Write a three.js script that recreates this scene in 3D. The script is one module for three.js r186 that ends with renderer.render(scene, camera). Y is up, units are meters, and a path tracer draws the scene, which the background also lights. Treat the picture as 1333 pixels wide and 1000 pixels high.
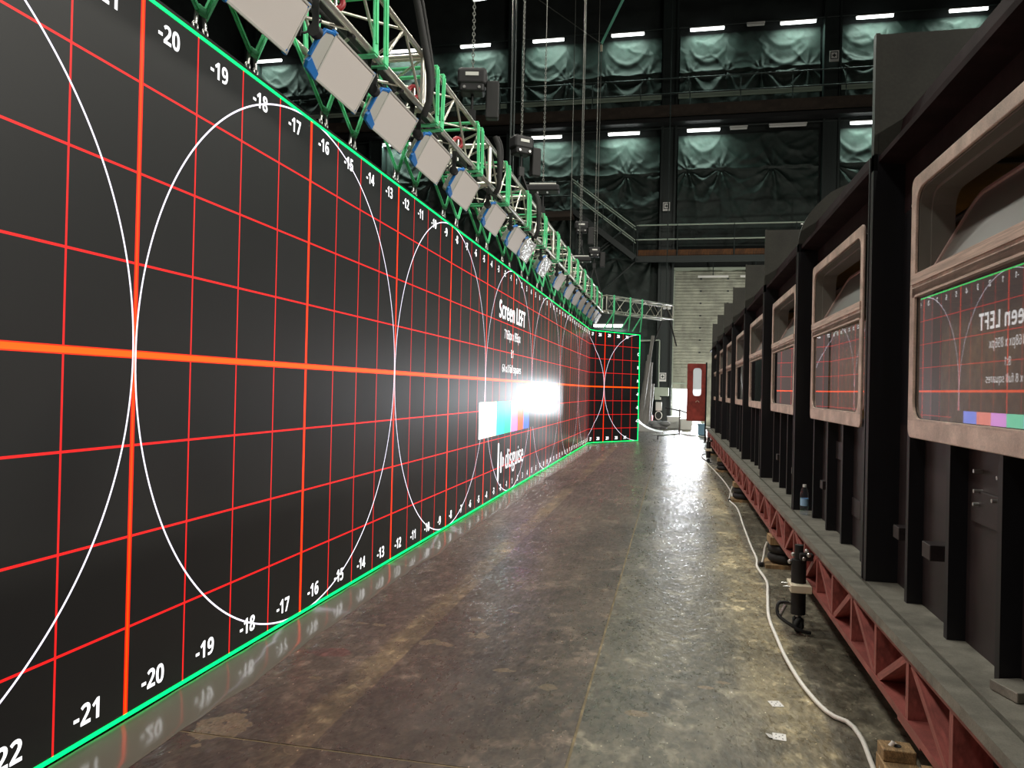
import * as THREE from 'three';
import { mergeGeometries } from 'three/addons/utils/BufferGeometryUtils.js';
import { RoundedBoxGeometry } from 'three/addons/geometries/RoundedBoxGeometry.js';
import { RectAreaLightUniformsLib } from 'three/addons/lights/RectAreaLightUniformsLib.js';

// ---------------------------------------------------------------- camera, daylight, exposure
const scene = new THREE.Scene();
const FOCAL = 993.17, CAM = new THREE.Vector3(2.5455, 1.6468, 11.9655);
const camera = new THREE.PerspectiveCamera(2 * Math.atan(500 / FOCAL) * 180 / Math.PI, 1333 / 1000, 0.05, 400);
camera.position.copy(CAM);
camera.rotation.set(0.006, 0.2093, 0.0228, 'YXZ');
scene.add(camera); camera.updateMatrixWorld(true);
const renderer = new THREE.WebGLRenderer();
renderer.toneMapping = THREE.LinearToneMapping;
renderer.toneMappingExposure = 1.0;
renderer.shadowMap.enabled = true;
RectAreaLightUniformsLib.init();
scene.background = new THREE.Color(4, 4.1, 4.2);          // overcast sky, seen through the open dock door

function areaLight(w, h, pos, target, color, nits) {
  const l = new THREE.RectAreaLight(color, nits, w, h);
  l.position.set(...pos); l.lookAt(...target); scene.add(l); return l;
}
// daylight entering through the open dock door
areaLight(1.5, 2.0, [3.16, 1.04, -26.7], [3.0, 1.0, 0], 0xf4f8ff, 78);

// ---------------------------------------------------------------- helpers
let seed = 1234567;
const rnd = () => { seed = (seed * 1664525 + 1013904223) >>> 0; return seed / 4294967296; };
const rr = (a, b) => a + (b - a) * rnd();
const V = (x, y, z) => new THREE.Vector3(x, y, z);
function ray(px, py) { return V((px - 666.5) / FOCAL, -(py - 500) / FOCAL, -1).applyEuler(camera.rotation); }
function onX(px, py, X) { const d = ray(px, py); return CAM.clone().addScaledVector(d, (X - CAM.x) / d.x); }
function onY(px, py, Y = 0) { const d = ray(px, py); return CAM.clone().addScaledVector(d, (Y - CAM.y) / d.y); }
function onZ(px, py, Z) { const d = ray(px, py); return CAM.clone().addScaledVector(d, (Z - CAM.z) / d.z); }

const taken = {};
function numbered(n) { const k = taken[n] = (taken[n] ?? -1) + 1; return k ? `${n}_${String(k).padStart(3, '0')}` : n; }
function shade(o) { o.castShadow = true; o.receiveShadow = true; return o; }
function uvMetres(g) {                                   // box-projected texture coordinates in metres
  if (g.index) g = g.toNonIndexed();
  g.computeVertexNormals();
  const p = g.attributes.position, n = g.attributes.normal, uv = new Float32Array(p.count * 2);
  for (let i = 0; i < p.count; i += 3) {
    let ax = 0, ay = 0, az = 0;
    for (let k = 0; k < 3; k++) { ax += Math.abs(n.getX(i + k)); ay += Math.abs(n.getY(i + k)); az += Math.abs(n.getZ(i + k)); }
    for (let k = 0; k < 3; k++) {
      const j = i + k, x = p.getX(j), y = p.getY(j), z = p.getZ(j);
      const [u, v] = ax >= ay && ax >= az ? [z, y] : ay >= az ? [x, z] : [x, y];
      uv[2 * j] = u; uv[2 * j + 1] = v;
    }
  }
  g.setAttribute('uv', new THREE.BufferAttribute(uv, 2));
  return g;
}
const norm = (g) => { g = g.index ? g.toNonIndexed() : g; for (const k of Object.keys(g.attributes)) if (!['position', 'normal', 'uv'].includes(k)) g.deleteAttribute(k); return g; };
const merge = (list) => list.length === 1 ? list[0] : mergeGeometries(list.map(norm));
function obj(name, geos, mat, parent) {
  const m = shade(new THREE.Mesh(merge(Array.isArray(geos) ? geos : [geos]), mat));
  m.name = parent ? name : numbered(name); (parent || scene).add(m); return m;
}
function tag(o, label, category, group) { o.userData.label = label; o.userData.category = category; if (group) o.userData.group = group; return o; }
function thing(name, label, category, pos = [0, 0, 0], group) {
  const g = new THREE.Group(); g.name = numbered(name); g.position.set(...pos); scene.add(g); return tag(g, label, category, group);
}
function part(name, parent) { const g = new THREE.Group(); g.name = name; parent.add(g); return g; }
function struct(name, geos, mat) { const o = obj(name, geos, mat); o.userData.kind = 'structure'; return o; }
function copy(o, pos, label, group) { const c = o.clone(); c.name = numbered(o.name.replace(/_\d{3}$/, '')); c.position.set(...pos); scene.add(c); c.userData = { ...o.userData }; if (label) c.userData.label = label; if (group) c.userData.group = group; return c; }
const B = (w, h, d, x = 0, y = 0, z = 0) => new THREE.BoxGeometry(w, h, d).translate(x, y, z);
const BB = (x0, x1, y0, y1, z0, z1) => B(x1 - x0, y1 - y0, z1 - z0, (x0 + x1) / 2, (y0 + y1) / 2, (z0 + z1) / 2);
const RB = (w, h, d, r, x = 0, y = 0, z = 0) => new RoundedBoxGeometry(w, h, d, 2, r).translate(x, y, z);
const Q = new THREE.Quaternion(), UPV = V(0, 1, 0);
function bar(a, b, r, seg = 8) {                          // round bar between two points
  const d = b.clone().sub(a), g = new THREE.CylinderGeometry(r, r, d.length(), seg, 1);
  return g.applyQuaternion(Q.setFromUnitVectors(UPV, d.normalize())).translate((a.x + b.x) / 2, (a.y + b.y) / 2, (a.z + b.z) / 2);
}
function flat(a, b, w, t, side) {                         // flat strap between two points; side = direction of its width
  const d = b.clone().sub(a), L = d.length(); d.normalize();
  const s = side.clone().addScaledVector(d, -side.dot(d)).normalize(), n = new THREE.Vector3().crossVectors(s, d);
  const g = new THREE.BoxGeometry(w, L, t), m = new THREE.Matrix4().makeBasis(s, d, n);
  return g.applyMatrix4(m).translate((a.x + b.x) / 2, (a.y + b.y) / 2, (a.z + b.z) / 2);
}
const tube = (pts, r, n = 40, s = 6) => new THREE.TubeGeometry(new THREE.CatmullRomCurve3(pts), n, r, s, false);
const cyl = (r, h, x, y, z, s = 16, r2 = r) => new THREE.CylinderGeometry(r2, r, h, s).translate(x, y, z);

// noise
const hash = (x, y) => { let h = Math.imul(x, 374761393) + Math.imul(y, 668265263) | 0; h = Math.imul(h ^ h >>> 13, 1274126177); return ((h ^ h >>> 16) >>> 0) / 4294967296; };
function vnoise(x, y) {
  const xi = Math.floor(x), yi = Math.floor(y), fx = x - xi, fy = y - yi, u = fx * fx * (3 - 2 * fx), v = fy * fy * (3 - 2 * fy);
  const a = hash(xi, yi), b = hash(xi + 1, yi), c = hash(xi, yi + 1), d = hash(xi + 1, yi + 1);
  return a + (b - a) * u + (c - a) * v + (a - b - c + d) * u * v;
}
function fbm(x, y, o = 4) { let s = 0, a = 0.5, t = 0; for (let i = 0; i < o; i++) { s += a * vnoise(x + i * 17.3, y - i * 9.1); t += a; a *= 0.5; x *= 2.03; y *= 2.03; } return s / t; }
const sm = (a, b, x) => { const t = Math.min(1, Math.max(0, (x - a) / (b - a))); return t * t * (3 - 2 * t); };
function dataTex(w, h, fn, srgb = true, rep = true) {
  const d = new Uint8Array(w * h * 4);
  for (let j = 0; j < h; j++) for (let i = 0; i < w; i++) { const c = fn(i, j), k = 4 * (j * w + i); d[k] = c[0]; d[k + 1] = c[1]; d[k + 2] = c[2]; d[k + 3] = 255; }
  const t = new THREE.DataTexture(d, w, h); t.magFilter = t.minFilter = THREE.LinearFilter;
  if (rep) t.wrapS = t.wrapT = THREE.RepeatWrapping;
  if (srgb) t.colorSpace = THREE.SRGBColorSpace;
  t.needsUpdate = true; return t;
}
const lin = (r, g, b) => new THREE.Color().setRGB(r, g, b);
const std = (r, g, b, rough = 0.6, extra = {}) => new THREE.MeshStandardMaterial({ color: lin(r, g, b), roughness: rough, ...extra });

// ---------------------------------------------------------------- shared materials
const grime = dataTex(512, 512, (i, j) => { const n = fbm(i / 60, j / 60, 5), f = vnoise(i / 2.2, j / 2.2), v = 200 + 90 * (n - 0.5) + 26 * (f - 0.5); return [v, v, v]; });
const fine = dataTex(256, 256, (i, j) => { const v = 128 + 120 * (fbm(i / 6, j / 6, 3) - 0.5); return [v, v, v]; }, false);
const tex = (t, s) => { const c = t.clone(); c.repeat.set(s, s); c.needsUpdate = true; return c; };
const woodTex = dataTex(256, 512, (i, j) => { const n = fbm(i / 7 + 3 * vnoise(j / 90, 3), j / 160, 4), k = fbm(i / 40, j / 40, 3); const v = 0.75 + 0.5 * (n - 0.5) + 0.2 * (k - 0.5); return [214 * v, 178 * v, 128 * v]; });
const M = {
  black: std(0.008, 0.008, 0.009, 0.6),
  rubber: std(0.015, 0.015, 0.015, 0.7),
  chain: std(0.16, 0.165, 0.15, 0.5, { metalness: 0.4 }),
  navy: std(0.006, 0.0065, 0.011, 0.5, { map: tex(grime, 0.7) }),
  maroon: std(0.034, 0.024, 0.026, 0.5, { map: tex(grime, 0.9) }),
  eave: new THREE.MeshPhysicalMaterial({ color: lin(0.036, 0.022, 0.024), roughness: 0.65, specularIntensity: 0.06, map: tex(grime, 0.8) }),
  bulk: std(0.046, 0.045, 0.036, 0.42, { map: tex(grime, 0.45) }),
  deck: std(0.32, 0.31, 0.26, 0.65, { map: tex(grime, 1.4), bumpMap: tex(fine, 2), bumpScale: 0.002 }),
  red: std(0.5, 0.14, 0.12, 0.5, { map: tex(grime, 1.1) }),
  cream: std(0.98, 0.76, 0.65, 0.42, { map: tex(grime, 1.3) }),
  jamb: std(0.17, 0.165, 0.145, 0.5),
  ochre: std(0.34, 0.2, 0.055, 0.5, { map: tex(grime, 0.8) }),
  alu: std(0.72, 0.7, 0.62, 0.38, { metalness: 0.85 }),
  steel: std(0.55, 0.55, 0.54, 0.35, { metalness: 0.9 }),
  sling: std(0.14, 0.78, 0.36, 0.75),
  slingDark: std(0.12, 0.62, 0.29, 0.75),
  diffuser: std(0.8, 0.75, 0.72, 0.5),
  lampGrey: std(0.62, 0.62, 0.58, 0.45),
  blue: std(0.02, 0.2, 0.62, 0.45),
  greenSteel: std(0.028, 0.042, 0.04, 0.5, { map: tex(grime, 0.3) }),
  wallDark: std(0.02, 0.027, 0.026, 0.8, { map: tex(grime, 0.2) }),
  ceiling: std(0.012, 0.012, 0.012, 0.9),
  walkway: std(0.085, 0.06, 0.045, 0.7, { map: tex(grime, 0.4) }),
  tray: std(0.4, 0.46, 0.38, 0.55),
  shutter: std(0.6, 0.62, 0.5, 0.5, { map: tex(grime, 0.35) }),
  wood: std(0.9, 0.9, 0.9, 0.65, { map: woodTex }),
  timber: std(0.42, 0.4, 0.37, 0.7, { map: tex(grime, 2) }),
  white: std(0.78, 0.78, 0.76, 0.5),
  cable: std(0.78, 0.77, 0.72, 0.5),
  redDoor: std(0.5, 0.08, 0.06, 0.4, { map: tex(grime, 1) }),
  creamPlastic: std(0.72, 0.66, 0.5, 0.5),
  cloth: new THREE.MeshPhysicalMaterial({ color: lin(0.026, 0.046, 0.039), roughness: 0.62, sheen: 0.08, sheenRoughness: 0.5, side: THREE.DoubleSide, map: tex(grime, 0.5) }),
  lampGlow: new THREE.MeshStandardMaterial({ color: 0xffffff, emissive: lin(0.93, 1, 0.97), emissiveIntensity: 5 }),
  glass: new THREE.MeshPhysicalMaterial({ color: 0xffffff, roughness: 0.015, transmission: 1, thickness: 0, ior: 2.2 }),
  clear: new THREE.MeshPhysicalMaterial({ color: 0xf2f8ff, roughness: 0.06, transmission: 1, thickness: 0, ior: 1.45 }),
  hopperGlass: new THREE.MeshPhysicalMaterial({ color: lin(0.24, 0.22, 0.2), roughness: 0.3, transmission: 0.6, thickness: 0, ior: 1.5 }),
};

// ---------------------------------------------------------------- room shell
const X0 = -22, X1 = 20, ZF = -27, ZB = 20, HT = 23;
struct('ceiling', BB(X0 - 0.3, X1 + 0.3, HT, HT + 0.3, ZF - 0.3, ZB + 0.3), M.ceiling);
struct('wall_left', uvMetres(BB(X0 - 0.3, X0, 0, HT, ZF, ZB)), M.wallDark);
struct('wall_right', uvMetres(BB(X1, X1 + 0.3, 0, HT, ZF, ZB)), M.wallDark);
struct('wall_back', uvMetres(BB(X0, X1, 0, HT, ZB, ZB + 0.3)), M.wallDark);
// end wall with the dock opening (x 2.45..9, y 0..7.73)
const DX0 = 2.42, DX1 = 9.0, DY = 7.75;
struct('wall_front', uvMetres(merge([BB(X0, DX0, 0, HT, ZF - 0.3, ZF), BB(DX1, X1, 0, HT, ZF - 0.3, ZF), BB(DX0, DX1, DY, HT, ZF - 0.3, ZF)])), M.wallDark);
// yard outside the dock door
struct('ground_outside', uvMetres(BB(-30, 40, -0.2, -0.02, ZF - 60, ZF - 0.3)), std(0.4, 0.39, 0.37, 0.9));

// floor: concrete slabs with filled joints
const JX = 2.12, JZ = 8.76, JS = 6.1;
function floorColour(X, Z, fineness) {
  const left = X < JX;
  const big = fbm(X * 0.9 + 3, Z * 0.5, 4), mid = fbm(X * 4, Z * 2.2 + 9, 4), sml = fbm(X * 22, Z * 14, 3);
  let r, g, b;
  if (left) { r = 92; g = 82; b = 72; } else { r = 97; g = 93; b = 81; }
  const grain = fbm(X * 60, Z * 34, 2);
  let v = 1.04 + 0.55 * (big - 0.5) + 0.6 * (mid - 0.5) + 0.5 * (sml - 0.5) * fineness + 0.35 * (grain - 0.5) * fineness;
  // lighter dusty band left by an old strip along the screen
  const w = 0.015 * (fbm(3, Z * 6, 2) - 0.5);
  const band = sm(0.74, 0.82, X + w * 3) * (1 - sm(0.962, 0.972, X + w)) * (0.55 + 0.6 * vnoise(Z * 3, 7));
  v *= 1 + 0.34 * band; b -= 9 * band;
  if (X > 0.97 && X < 1.7) v *= 0.92;
  const dust = sm(2.9, 3.12, X + 0.1 * (fbm(1, Z * 1.5, 3) - 0.5)) * (1 - sm(3.3, 3.36, X));
  v *= 1 + 0.14 * dust; r += 8 * dust; g += 5 * dust; b -= 2 * dust;
  // scuffs and worn pale chips
  const sc = fbm(X * 3 + Z * 9, X * 11 - Z * 2, 4); if (sc > 0.58) v *= 1 + 1.6 * (sc - 0.58);
  const scratch = Math.abs(fbm(X * 2.3 + Z * 1.7, Z * 2.6 - X * 1.1, 3) - 0.5); if (fineness > 0.5 && scratch < 0.004) v *= 1.22;
  const chip = fbm(X * 7 + 40, Z * 5, 5); if (chip > 0.73) { v *= 1.22; }
  const spk = hash(Math.floor(X * 170), Math.floor(Z * 120)); if (spk > 0.9975 && fineness > 0.5) v *= 1.5 + 0.8 * hash(Math.floor(X * 170), 5);
  return [r * v, g * v, b * v];
}
// pale patches where the coating has flaked off: [x, z, rx, rz]
const flakes = [[1.08, 7.25, 0.085, 0.055], [1.3, 7.02, 0.08, 0.05], [1.2, 6.7, 0.05, 0.03], [1.62, 7.6, 0.06, 0.03], [0.62, 8.0, 0.05, 0.03], [0.47, 8.66, 0.1, 0.16], [2.75, 7.55, 0.04, 0.02], [2.85, 7.45, 0.03, 0.02], [1.42, 6.45, 0.05, 0.02], [2.4, 8.0, 0.05, 0.03], [1.9, 7.8, 0.06, 0.05], [0.55, 7.0, 0.08, 0.03]];
const NX0 = -0.2, NX1 = 3.9, NZ0 = JZ - JS, NZ1 = JZ + 1.2;
const floorNear = dataTex(1536, 2048, (i, j) => {
  const X = NX0 + (NX1 - NX0) * (i + 0.5) / 1536, Z = NZ1 - (NZ1 - NZ0) * (j + 0.5) / 2048;
  let c = floorColour(X, Z, 1);
  for (const [fx, fz, rx, rz] of flakes) {
    const e = ((X - fx) / rx) ** 2 + ((Z - fz) / rz) ** 2 + 4.5 * (fbm(X * 11, Z * 11, 4) - 0.5);
    if (e < 1) c = [128 * (0.9 + 0.25 * vnoise(X * 90, Z * 90)), 114 * (0.9 + 0.25 * vnoise(X * 90, Z * 90)), 92 * (0.9 + 0.25 * vnoise(X * 90, Z * 90))];
  }
  const red = ((X - 0.5) / 0.2) ** 2 + ((Z - 7.6) / 0.14) ** 2 + fbm(X * 9, Z * 9, 3); if (red < 1) { c[0] *= 1.12; c[1] *= 0.86; c[2] *= 0.9; }
  return c.map((q) => Math.min(255, Math.max(0, q)));
}, true, false);
const floorFar = dataTex(1024, 1024, (i, j) => { const c = floorColour(NX0 + 6 * i / 1024, -24 + 27 * (1 - j / 1024), 0.4); return c.map((q) => Math.min(255, Math.max(0, q))); }, true, false);
const floorPlain = dataTex(512, 512, (i, j) => { const a = i / 512 * Math.PI * 2, s = fbm(i / 40, j / 40, 4), v = 88 * (0.8 + 0.4 * s); return [v, v * 0.95, v * 0.84]; });
const floorRough = dataTex(512, 512, (i, j) => { const v = 94 + 105 * (fbm(i / 9, j / 18, 4) - 0.5) + 40 * (fbm(i / 70, j / 70, 3) - 0.5); return [v, v, v]; }, false);
const floorBump = dataTex(512, 512, (i, j) => { const v = 128 + 150 * (fbm(i / 14, j / 22, 4) - 0.5); return [v, v, v]; }, false);
function slabMat(map) { return new THREE.MeshStandardMaterial({ map, roughness: 1, roughnessMap: floorRough, bumpMap: floorBump, bumpScale: 0.006 }); }
const mNear = slabMat(floorNear), mFar = slabMat(floorFar), mPlain = slabMat(floorPlain);
const floor = new THREE.Group(); floor.name = 'floor'; floor.userData.kind = 'structure'; scene.add(floor);
obj('joint_filler', uvMetres(BB(X0, X1, -0.3, -0.0025, ZF - 0.3, ZB)), std(0.5, 0.41, 0.24, 0.8, { map: tex(grime, 3) }), floor);
const slabUV = (g, x0, x1, z0, z1) => {                   // map to the region that its texture was computed for
  const p = g.attributes.position, uv = g.attributes.uv;
  for (let i = 0; i < p.count; i++) uv.setXY(i, (p.getX(i) - x0) / (x1 - x0), (z1 - p.getZ(i)) / (z1 - z0));
  return g;
};
const gap = 0.007, gapZ = 0.0035;
for (let k = -2; k < 6; k++) {
  const za = JZ - JS * k, zb = JZ - JS * (k + 1);         // slab from zb to za
  const z1 = Math.min(ZB, za) - (k === 0 ? gap : gapZ), z0 = Math.max(ZF - 0.3, zb) + (k === -1 ? gap : gapZ);
  for (const [a, b, kind] of [[X0, NX0, 'plain'], [NX0, JX - gap, 'main'], [JX + gap, NX1, 'main'], [NX1, X1, 'plain']]) {
    const cuts = kind === 'main' && k === -1 ? [[z0, NZ1, true], [NZ1, z1, false]] : [[z0, z1, kind === 'main' && k === 0]];
    for (const [c0, c1, near] of cuts) {
      const g = BB(a, b, -0.05, 0, c0, c1);
      if (kind === 'plain' || (k <= -1 && !near)) obj('concrete_slab', uvMetres(g), mPlain, floor);
      else if (near) obj('concrete_slab', slabUV(g, NX0, NX1, NZ0, NZ1), mNear, floor);
      else obj('concrete_slab', slabUV(g, NX0, NX0 + 6, -24, 3), mFar, floor);
    }
  }
}
floorRough.repeat.set(4, 6); floorBump.repeat.set(4, 6);

// ---------------------------------------------------------------- LED screen with its test picture
const CELL = 0.4375, SY = 0.02, SH = 8 * CELL;
function bend(u) {                                        // plan of the wall: straight, then a 36 degree turn
  const a = 18 * Math.PI / 180;
  if (u <= 26) return [0, -u * CELL];
  const s1 = Math.min(u, 27) - 26; let x = s1 * CELL * Math.sin(a), z = -26 * CELL - s1 * CELL * Math.cos(a);
  if (u > 27) { x += (u - 27) * CELL * Math.sin(2 * a); z -= (u - 27) * CELL * Math.cos(2 * a); }
  return [x, z];
}
function drawSection(u0, S) {                             // the picture for cells u0 .. u0+8
  const cv = document.createElement('canvas'); cv.width = cv.height = S;
  const c = cv.getContext('2d'), k = S / 8, X = (u) => (u - u0) * k, Y = (v) => S - v * k;
  c.fillStyle = '#0a0a0a'; c.fillRect(0, 0, S, S);
  const vline = (u, w, col) => { c.fillStyle = col; c.fillRect(X(u) - w * k / 2, 0, w * k, S); };
  const hline = (v, w, col) => { c.fillStyle = col; c.fillRect(0, Y(v) - w * k / 2, S, w * k); };
  for (let u = u0; u <= u0 + 8; u++) if (u % 4) vline(u, 0.026, '#d21414');
  for (let v = 1; v < 8; v++) if (v !== 4) hline(v, 0.027, '#dc1414');
  for (let u = u0; u <= u0 + 8; u++) if (u % 4 === 0) { vline(u, 0.068, '#e61000'); vline(u, 0.036, '#ff3a00'); }
  hline(4, 0.09, '#f01c00'); hline(4, 0.066, '#ff5000');
  c.strokeStyle = '#f4ecff'; c.lineWidth = 0.024 * k;
  for (let q = -32; q <= 32; q += 8) if (Math.abs(q - u0 - 4) <= 9) { c.beginPath(); c.arc(X(q), Y(4), 4 * k - 0.02 * k, 0, Math.PI * 2); c.stroke(); }
  c.fillStyle = '#ffffff'; c.textAlign = 'center'; c.textBaseline = 'middle';
  const text = (s, u, v, h, maxw) => {
    c.font = `bold ${Math.round(h * k)}px sans-serif`;
    c.save(); c.translate(X(u), Y(v)); const w = c.measureText(s).width; if (maxw && w > maxw * k) c.scale(maxw * k / w, 1); c.fillText(s, 0, 0); c.restore();
  };
  const light = (s, u, v, h, maxw) => {
    c.font = `${Math.round(h * k)}px sans-serif`;
    c.save(); c.translate(X(u), Y(v)); const w = c.measureText(s).width; c.scale(maxw * k / w, 1); c.fillText(s, 0, 0); c.restore();
  };
  for (let n = u0; n < u0 + 8; n++) {
    const id = n < 0 ? String(n) : String(n + 1);
    if (id !== '32' && id !== '-32') { text(id, n + 0.45, 7.71, 0.3, 0.4); text(id, n + 0.45, 0.29, 0.3, 0.4); }
  }
  if (u0 === 24 || u0 === -32) for (const [i, s] of ['C', 'B', 'A'].entries()) { const u = u0 === 24 ? 31.8 : -31.8; text(s, u, 6.5 - i, 0.3); text('-' + s, u, 1.5 + i, 0.3); }
  // colour bars
  const bars = ['#ffffff', '#fffcd8', '#20c8e0', '#18d898', '#e878e8', '#f05010', '#2858e8', '#000000'];
  bars.forEach((col, i) => { c.fillStyle = col; c.fillRect(X(-4.71 + 1.1775 * i), Y(3.27), 1.19 * k, 1.14 * k); });
  c.fillStyle = '#ffffff';
  text('Screen LEFT', 0, 6.42, 0.84, 4.6);
  light('7168px x 896px', 0, 5.62, 0.44, 2.85); light('8:1', 0, 4.98, 0.4, 0.5); light('64 x 8 full squares', 0, 4.42, 0.38, 3.3);
  light('disguise', 0.82, 1.17, 0.9, 3.35);
  for (const [u, a, b, w] of [[-1.93, 0.53, 1.85, 0.2], [-1.5, 0.78, 1.52, 0.17], [-1.2, 0.98, 1.32, 0.16]]) {
    c.fillRect(X(u - w / 2), Y(b - w / 2), w * k, (b - a - w) * k);
    for (const q of [a + w / 2, b - w / 2]) { c.beginPath(); c.arc(X(u), Y(q), w * k / 2, 0, Math.PI * 2); c.fill(); }
  }
  const t = new THREE.CanvasTexture(cv); t.colorSpace = THREE.SRGBColorSpace; t.magFilter = THREE.LinearFilter; t.minFilter = THREE.LinearFilter; return t;
}
const led = thing('led_screen', 'long LED video wall showing a red grid test picture with a green border', 'screen');
const ledRough = dataTex(256, 256, (i, j) => { const v = 120 + 16 * (hash(i >> 5, j >> 5) - 0.5); return [v, v, v]; }, false);
for (let s = 0; s < 8; s++) {
  const u0 = -32 + 8 * s, S = u0 <= -24 || u0 === -8 || u0 === 0 || u0 === -16 ? 2048 : 1280;
  const cols = s === 7 ? [0, 1, 2, 2.5, 3, 3.5, 5, 8] : [0, 8], pos = [], uv = [], idx = [];
  for (const c of cols) { const [x, z] = bend(u0 + c); for (const v of [0, 1]) { pos.push(x, SY + v * SH, z); uv.push(c / 8, v); } }
  for (let i = 0; i + 1 < cols.length; i++) { const a = 2 * i; idx.push(a, a + 2, a + 1, a + 1, a + 2, a + 3); }
  const g = new THREE.BufferGeometry(); g.setAttribute('position', new THREE.Float32BufferAttribute(pos, 3)); g.setAttribute('uv', new THREE.Float32BufferAttribute(uv, 2)); g.setIndex(idx); g.computeVertexNormals();
  const map = drawSection(u0, S);
  obj('display_section', g, new THREE.MeshPhysicalMaterial({ color: lin(0.012, 0.012, 0.012), roughness: 1, roughnessMap: ledRough, clearcoat: 0.34, clearcoatRoughness: 0.2, emissive: 0xffffff, emissiveMap: map, emissiveIntensity: 2.2 }), led);
}
{ // green border line of the picture
  const mk = (v0, v1) => { const pos = [], idx = []; const us = [-32, 26, 26.5, 27, 32]; for (const u of us) { const [x, z] = bend(u); for (const v of [v0, v1]) pos.push(x + 0.002, SY + v * CELL, z + (u > 26 ? 0.001 : 0)); } for (let i = 0; i + 1 < us.length; i++) { const a = 2 * i; idx.push(a, a + 2, a + 1, a + 1, a + 2, a + 3); } const g = new THREE.BufferGeometry(); g.setAttribute('position', new THREE.Float32BufferAttribute(pos, 3)); g.setIndex(idx); g.computeVertexNormals(); return g; };
  const glowGreen = new THREE.MeshStandardMaterial({ color: 0x000000, emissive: lin(0, 1, 0.17), emissiveIntensity: 2.2, roughness: 0.4 });
  obj('border_line', mk(7.955, 8), glowGreen, led); obj('border_line', mk(0, 0.05), glowGreen, led);
  const [xa, za] = bend(31.9), [xb, zb] = bend(32), g = new THREE.BufferGeometry(); g.setAttribute('position', new THREE.Float32BufferAttribute([xa + 0.002, SY, za + 0.001, xb + 0.002, SY, zb + 0.001, xa + 0.002, SY + SH, za + 0.001, xb + 0.002, SY + SH, zb + 0.001], 3)); g.setIndex([0, 1, 2, 2, 1, 3]); g.computeVertexNormals(); obj('border_line', g, glowGreen, led);
}
{ // cabinet bodies behind the picture and the header bar
  const body = [], head = [];
  for (let u = -32; u < 32; u += 1) {
    const [xa, za] = bend(u), [xb, zb] = bend(u + 1), a = V(xa, 0, za), b = V(xb, 0, zb), d = b.clone().sub(a).normalize(), n = V(-d.z, 0, d.x).multiplyScalar(-1);
    if (u % 4 === 0 || u >= 25) {
      const e = u >= 25 ? b : V(...((q) => [q[0], 0, q[1]])(bend(Math.min(u + 4, 25))));
      const mk = (y0, y1, t, off) => { const m = a.clone().add(e).multiplyScalar(0.5), L = a.distanceTo(e); const s = d.clone(), nn = V(d.z, 0, -d.x); const mm = new THREE.Matrix4().makeBasis(s, V(0, 1, 0), new THREE.Vector3().crossVectors(s, V(0, 1, 0))); const bx = new THREE.BoxGeometry(L, y1 - y0, t).applyMatrix4(mm); const out = new THREE.Vector3().crossVectors(s, V(0, 1, 0)); if (out.x < 0) out.negate(); m.addScaledVector(out, -off); return bx.translate(m.x, (y0 + y1) / 2, m.z); };
      if (a.distanceTo(e) > 0.01) { body.push(mk(SY, SY + SH - 0.002, 0.08, 0.046)); head.push(mk(SY + SH, SY + SH + 0.035, 0.05, 0.045)); }
    }
  }
  obj('cabinet_body', body, M.black, led); obj('header_bar', head, M.black, led);
}
// faint spill of the lit picture into the aisle
areaLight(25.4, 3.5, [0.03, 1.77, 1.3], [5, 1.77, 1.3], lin(1, 0.74, 0.68), 0.22);
{ const [xa, za] = bend(26.2), [xb, zb] = bend(32), d = V(xb - xa, 0, zb - za).normalize(), n = V(-d.z, 0, d.x), m = V((xa + xb) / 2, 1.77, (za + zb) / 2).addScaledVector(n, 0.04); areaLight(2.5, 3.5, m.toArray(), m.clone().add(n).toArray(), lin(1, 0.74, 0.68), 0.22); }
areaLight(3.4, 0.5, [0.05, 1.2, 0.3], [5, 1.2, 0.3], lin(0.75, 0.9, 1), 0.5);

// grey sheet laid along the foot of the screen
{
  const nx = 14, nz = 420, pos = [], uv = [], idx = [], za = 14, zb = -11.2;
  for (let j = 0; j <= nz; j++) for (let i = 0; i <= nx; i++) {
    const z = za + (zb - za) * j / nz, edge = 0.3 + 0.05 * (fbm(2, z * 1.7, 3) - 0.5) * 2, x = 0.012 + (edge - 0.012) * i / nx;
    const wr = 0.006 * Math.max(0, fbm(x * 2.2, z * 5.2, 3) - 0.3) + 0.006 * Math.pow(Math.max(0, Math.sin(z * 8.3 + 2 * vnoise(z, 1) + x)), 8) * vnoise(z * 0.9, 5);
    pos.push(x, i === nx ? 0.001 : 0.004 + wr * Math.min(1, (nx - i) / 3) + 0.009 * Math.exp(-(x - 0.012) / 0.03), z); uv.push(x, z);
  }
  for (let j = 0; j < nz; j++) for (let i = 0; i < nx; i++) { const a = j * (nx + 1) + i; idx.push(a, a + 1, a + nx + 1, a + 1, a + nx + 2, a + nx + 1); }
  const g = new THREE.BufferGeometry(); g.setAttribute('position', new THREE.Float32BufferAttribute(pos, 3)); g.setAttribute('uv', new THREE.Float32BufferAttribute(uv, 2)); g.setIndex(idx); g.computeVertexNormals();
  tag(obj('protective_sheet', g, std(0.19, 0.19, 0.145, 0.15, { side: THREE.DoubleSide })), 'thin grey plastic sheet laid along the foot of the LED wall', 'sheet');
}

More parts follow.
